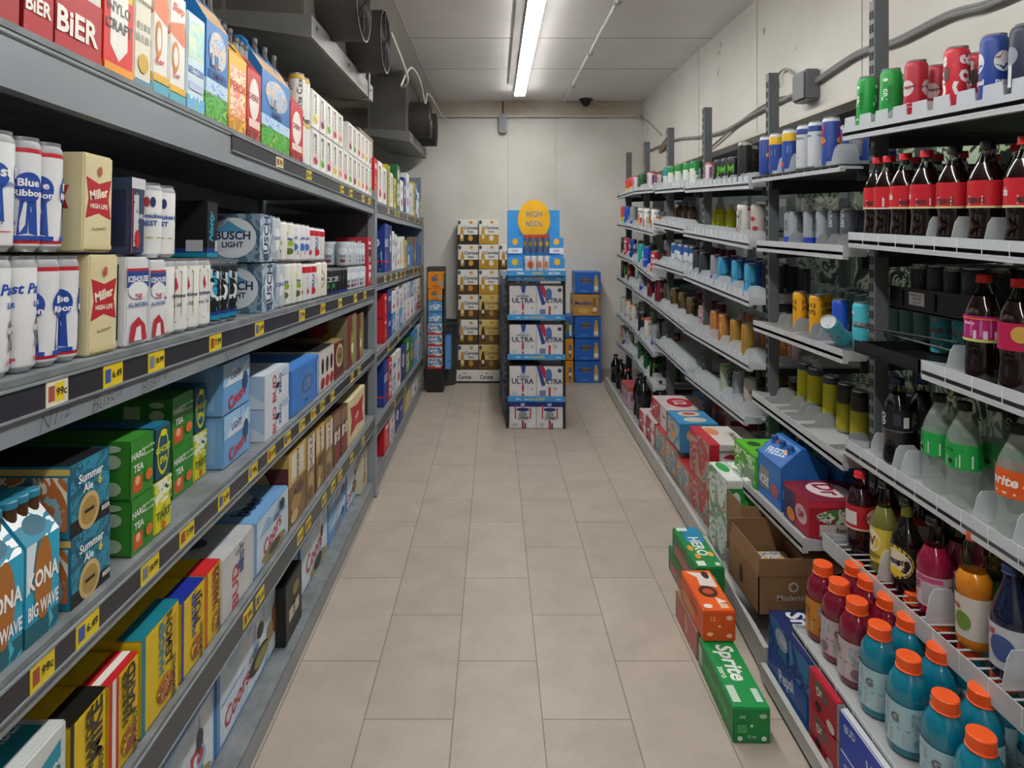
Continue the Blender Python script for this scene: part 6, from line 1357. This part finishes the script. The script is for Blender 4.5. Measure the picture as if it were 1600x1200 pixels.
rbox_px(K, 0, G['r_rw'], .24, .28, .16, y=4.98); rbox_px(K, 0, G['r_rw'], .25, .26, .18, y=4.72, tier='lower tier')
rbox_px(K, 0, G['r_tanbl'], .28, .3, .18, y=4.42, tier='lower tier'); rbox_px(K, 0, G['r_rw'], .42, .30, .15, y=4.50, z=.185, tier='upper tier', dx=.03)
rbox_px(K, 0, G['r_rw'], .28, .30, .14, y=4.94, z=.0, tier='rear', dx=.3)
K = (3,'h')
rbox_px(K, 0, G['r_tanbl'], .23, .24, .20, y=4.085, tier='lower tier'); rbox_px(K, 0, G['r_bl'], .30, .24, .18, y=4.015, z=.205, tier='upper tier', dx=.01); rbox_px(K, 0, G['r_bl'], .24, .2, .15, y=4.05, z=.0, dx=.37, tier='rear')
rbox_px(K, 0, G['r_tanbl'], .26, .3, .17, y=3.80, tier='lower tier'); 
rbox_px(K, 0, G['r_bigred'], .32, .28, .20, y=3.46, z=.0, tier='lower tier'); rbox_px(K, 0, G['r_bigred'], .34, .30, .24, y=3.44, z=.203, tier='upper tier')
K = (2,'h')
rbox_px(K, 0, G['r_greenw'], .26, .17, .22, y=3.05, z=0, tier='lower tier', dx=-.005); rbox_px(K, 0, G['r_greenw'], .26, .17, .18, y=3.05, z=.223, tier='upper tier', dx=-.005)
d('r_whiteb', 'plain white carton with pink side print', '#b9b4b0', front=[('r',.1,.9,.2,.9,art('#c4c0bc','#a88a94','#cfcac4',scale=12))])
rbox_px(K, 0, G['r_whiteb'], .34, .22, .095, y=2.48, z=0, tier='lower tier', dx=.02)
# filling behind on the floor decks
for K, L in (((4,'h'), 3), ((3,'h'), 3), ((2,'h'), 2)):
    X, yn, yf, ZL = SHELVES[K]
    for i in range(L): rbox_px(K, 0, G[['r_rw', 'r_tanbl', 'r_bl'][i]], .26, .3, .28, y=yn + .03 + i*.3, dx=.45, tier='deep row')
for i, px in enumerate((1180, 1200)): put((3,'h'), 'b', px, G['b_clearb'], .055, .30, dx=.20, z=.0, y=3.44 + i*.13)

build_dividers()
# open cardboard boxes
KRAFT = wall_mat('kraft_board', '#8a6848', '#7a5a3c', .7)
def open_box(loc, w_, dd, h, rz, label, flap=(.5, .5, .5, .5), mark='Modernist'):
    e = empty('cardboard_box', loc, rz); tag(e, label, 'box')
    t = .004; a = MB()
    a.box(0, w_, 0, dd, 0, t, KRAFT); a.box(0, w_, 0, t, 0, h, KRAFT); a.box(0, w_, dd-t, dd, 0, h, KRAFT); a.box(0, t, 0, dd, 0, h, KRAFT); a.box(w_-t, w_, 0, dd, 0, h, KRAFT)
    if mark: vs, fs, asp = text2d(mark, .01); a.add([(w_*.55 + p*.022, -.0006, h*.45 + q*.022) for p, q in vs], fs, '#cfc6b8')
    n = 14; a.add([(w_*.55 + .02*math.cos(2*PI*k/n), -.0007, h*.72 + .02*math.sin(2*PI*k/n)) for k in range(n)], [list(range(n))], '#c4baa9')
    a.add([(w_*.55 + .012*math.cos(2*PI*k/n), -.0011, h*.72 + .012*math.sin(2*PI*k/n)) for k in range(n)], [list(range(n))], '#7c5e40')
    a.add([(-.0006, dd*.55 + .02*math.cos(2*PI*k/n), h*.5 + .04*math.sin(2*PI*k/n)) for k in range(n)], [list(range(n))], '#3c3022')
    a.build('box_body', e)
    # flaps: front, back (along x), left, right (along y); angle from upright
    f = flap
    def fl(p0, p1, out, hh, ang):
        o = Vector(out) * math.sin(ang) * hh + Vector((0, 0, math.cos(ang) * hh))
        nrm = (Vector(p1) - Vector(p0)).cross(o).normalized() * .0035
        A = [Vector(p0), Vector(p1), Vector(p1) + o, Vector(p0) + o]
        m = MB(); m.add([tuple(q) for q in A] + [tuple(q + nrm) for q in A], [(0,1,2,3), (7,6,5,4), (0,4,5,1), (1,5,6,2), (2,6,7,3), (3,7,4,0)], KRAFT)
        m.build('flap', e)
    fl((0, 0, h), (w_, 0, h), (0, -1, 0), .07, f[0]); fl((0, dd, h), (w_, dd, h), (0, 1, 0), .09, f[1])
    fl((0, .004, h), (0, dd-.004, h), (-1, 0, 0), .075, f[2]); fl((w_, .004, h), (w_, dd-.004, h), (1, 0, 0), .09, f[3])
    return e
open_box((1.01, 2.50, .20), .245, .32, .15, -.0, 'open brown cardboard box with a white printed mark, nearest in its row', (.05, -.1, -.12, 1.4))
open_box((1.085, 2.87, .20), .17, .20, .19, .0, 'open brown cardboard box behind the marked one, beside green cartons', (-.1, .0, -.05, 1.3), mark='')
d('r_inner', 'white printed pack lying inside the nearer cardboard box', '#cfcdc8', front=[('r',.1,.9,.1,.9,'#b8b4ac')], topd=[('r',.05,.95,.05,.95,art('#d2d0cb','#7a7f94','#d8d6d2','#c8a83c','#cfcdc8',scale=20))])
d('r_inner2', 'white and green pack inside the farther cardboard box', '#cdd2ca', topd=[('r',.05,.95,.05,.95,art('#d6d8d2','#3f9a4c','#dfe1dc','#8cba90',scale=16))], top='#d2d6d0')
carton(G['r_inner'], .20, .26, .10, (1.035, 2.53, .205), 0, 'the open box', 0); carton(G['r_inner2'], .14, .17, .16, (1.10, 2.885, .205), 0, 'the second open box', 0)
carton(G['r_whiteb'], .17, .22, .095, (1.085, 2.86, .102), 0, 'the deck under the rear open box', 0)

# boxes on the near base deck
d('r_smir', 'dark blue carton with slanted white lettering', '#1c2f78', top='#16245c', front=[('r',0,1,0,1,art('#1f3f8c','#2a6a9c','#1c2f78','#3a7ab0',scale=9)), ('e',.35,.6,.16,.3,'#93a0b8'), ('t','Pep',.4,.6,.3,'#ccd4e2',.3)], topd=[('t','Smirno',.5,.35,.36,'#d8dade'), ('e',.6,.8,.18,.12,'#c08a2c'), ('r',.0,1,.6,.62,'#3a4c8c')])
d('r_smir2', 'teal blue carton with white lettering', '#1d4a94', top='#1a2f6c', front=[('t','Pepsi',.5,.5,.5,'#c9d4e6',.3), ('r',0,1,0,.2,'#2a6a9c')])
d('r_redblk', 'red carton with black emblem', '#a8152c', top='#b81a34', front=[('p',[(.15,.8),(.4,.9),(.75,.6),(.5,.5)],'#4c5a50'), ('e',.35,.22,.1,.12,'#1c1414'), ('t','Dr',.4,.66,.22,'#cfcfc8',.4), ('e',.8,.15,.14,.14,'#c8c0b8')], topd=[('t','ABC',.5,.5,.5,'#e4dcdc')], end=[('r',0,1,0,1,'#a9a9a8')])
d('r_bluebox', 'royal blue carton, white lettering', '#1c3fb0', top='#c8ccd4', front=[('t','Light',.6,.5,.42,'#d4dcec',.25), ('t','BUD',.18,.7,.2,'#b8c6e0',.2), ('e',.85,.2,.1,.1,'#c02a3a')], topd=[('r',.1,.9,.2,.8,'#8f9ab4')])
K = (1,'h')
rbox_px(K, 0, G['r_smir2'], .30, .24, .112, y=2.11, dx=-.006, tier='lower tier'); rbox_px(K, 0, G['r_smir'], .30, .24, .112, y=2.10, z=.114, dx=-.006, tier='upper tier')
rbox_px(K, 0, G['r_redblk'], .17, .13, .112, y=1.925, dx=-.006, tier='lower tier'); rbox_px(K, 0, G['r_redblk'], .17, .13, .112, y=1.925, z=.114, dx=-.006, tier='upper tier')
for i, (y_, w_) in enumerate(((1.60, .31), (1.26, .33))):
    rbox_px(K, 0, G['r_bluebox'], w_, .14, .112, y=y_, dx=-.006, tier='lower tier'); rbox_px(K, 0, G['r_bluebox'], w_, .14, .112, y=y_, z=.114, dx=-.006, tier='upper tier')
# soda boxes standing on the floor in the aisle
d('f_sprite', 'green fridge pack with white script nearest the viewer', '#0f7f3c', top='#12924a',
  front=[('t','lemon lime',.5,.5,.4,'#4fae5c',.05), ('r',.0,.12,.2,.8,'#a8b8a4')], end=[('e',.5,.5,.04,.04,'#d8e0d8'), ('t','360',.25,.75,.09,'#a8d0b0'), ('t','12 oz',.5,.2,.09,'#a8d0b0'), ('e',.8,.78,.1,.07,'#9cc8a4'), ('e',.82,.15,.07,.07,'#c8dcc8'), ('e',.18,.15,.07,.07,'#c8dcc8'), ('r',.1,.36,.3,.55,'#3f9e5c')],
  topd=[('t','Sprite',.40,.52,.66,'#e8efe8',0,.15), ('r',.72,.93,.08,.3,'#c8dccb'), ('r',.76,.93,.72,.9,'#c8dccb'), ('t','zero',.55,.16,.14,'#cfe4d2')])
d('f_orange', 'orange fridge pack with brown disc', '#d9500f', top='#e65d12',
  front=[('r',.1,.6,.1,.5,'#c9884c'), ('t','Fanta',.6,.6,.3,'#b04010')], end=[('t','12',.3,.75,.14,'#e8b090'), ('e',.5,.5,.04,.04,'#d8c8b8'), ('e',.8,.78,.1,.08,'#efc4a4'), ('e',.2,.25,.1,.06,'#efc4a4'), ('e',.8,.2,.09,.07,'#efc4a4')],
  topd=[('e',.55,.5,.14,.3,'#4c2414'), ('e',.55,.5,.07,.18,'#b8502c'), ('p',[(.05,.1),(.2,.4),(.4,.35),(.45,.9),(.1,.9)],'#e6ddd4'), ('e',.14,.72,.1,.12,'#3c2c20'), ('r',.84,.95,.6,.85,'#efc4a4'), ('e',.9,.22,.05,.14,'#efe0d4'), ('p',[(.7,.6),(.8,.9),(.85,.6)],'#efe0d4')])
d('f_hero', 'green fridge pack with blue and white lettering', '#13783c', top='#168544',
  front=[('r',.1,.9,.1,.5,art('#13783c','#b84c5c','#1a8a46',scale=10)), ('t','hero',.5,.7,.3,'#b8404c')], end=[('e',.5,.5,.2,.2,'#b8d8c0')],
  topd=[('p',[(.0,.3),(.4,.2),(.4,.9),(.0,.95)],'#1c86b4'), ('t','HERO',.5,.55,.42,'#e4ebe6'), ('e',.55,.2,.07,.1,'#e89a3c'), ('e',.75,.3,.06,.1,'#e89a3c'), ('e',.7,.8,.06,.1,'#e8b03c'), ('r',.86,.97,.1,.4,'#d8e6da'), ('r',.03,.12,.1,.5,'#d8e6da'), ('r',.9,.97,.74,.9,'#d8e6da')])
d('f_redlow', 'pinkish soda pack', '#9c7468', front=[('r',.1,.9,.1,.9,art('#a88a7c','#b84c4c','#c0a89c',scale=10))])
def fp(Dn, x, y, z, w_, order, where, rz=0.0): return carton(D[Dn], w_, .122, .115, (x, y + w_, z), -PI/2 + rz, where, order, name='fridge_pack')
fp('f_sprite', .785, 2.13, .001, .38, 0, 'the aisle floor', -.02)
fp('f_redlow', .785, 2.535, .001, .30, 0, 'the aisle floor under the orange pack'); fp('f_orange', .79, 2.47, .119, .30, 0, 'the aisle pile')
fp('f_hero', .862, 2.86, .001, .38, 0, 'the aisle floor beyond the orange pack'); fp('f_hero', .862, 2.79, .119, .38, 1, 'top of the farther aisle pile')

finish_labels()
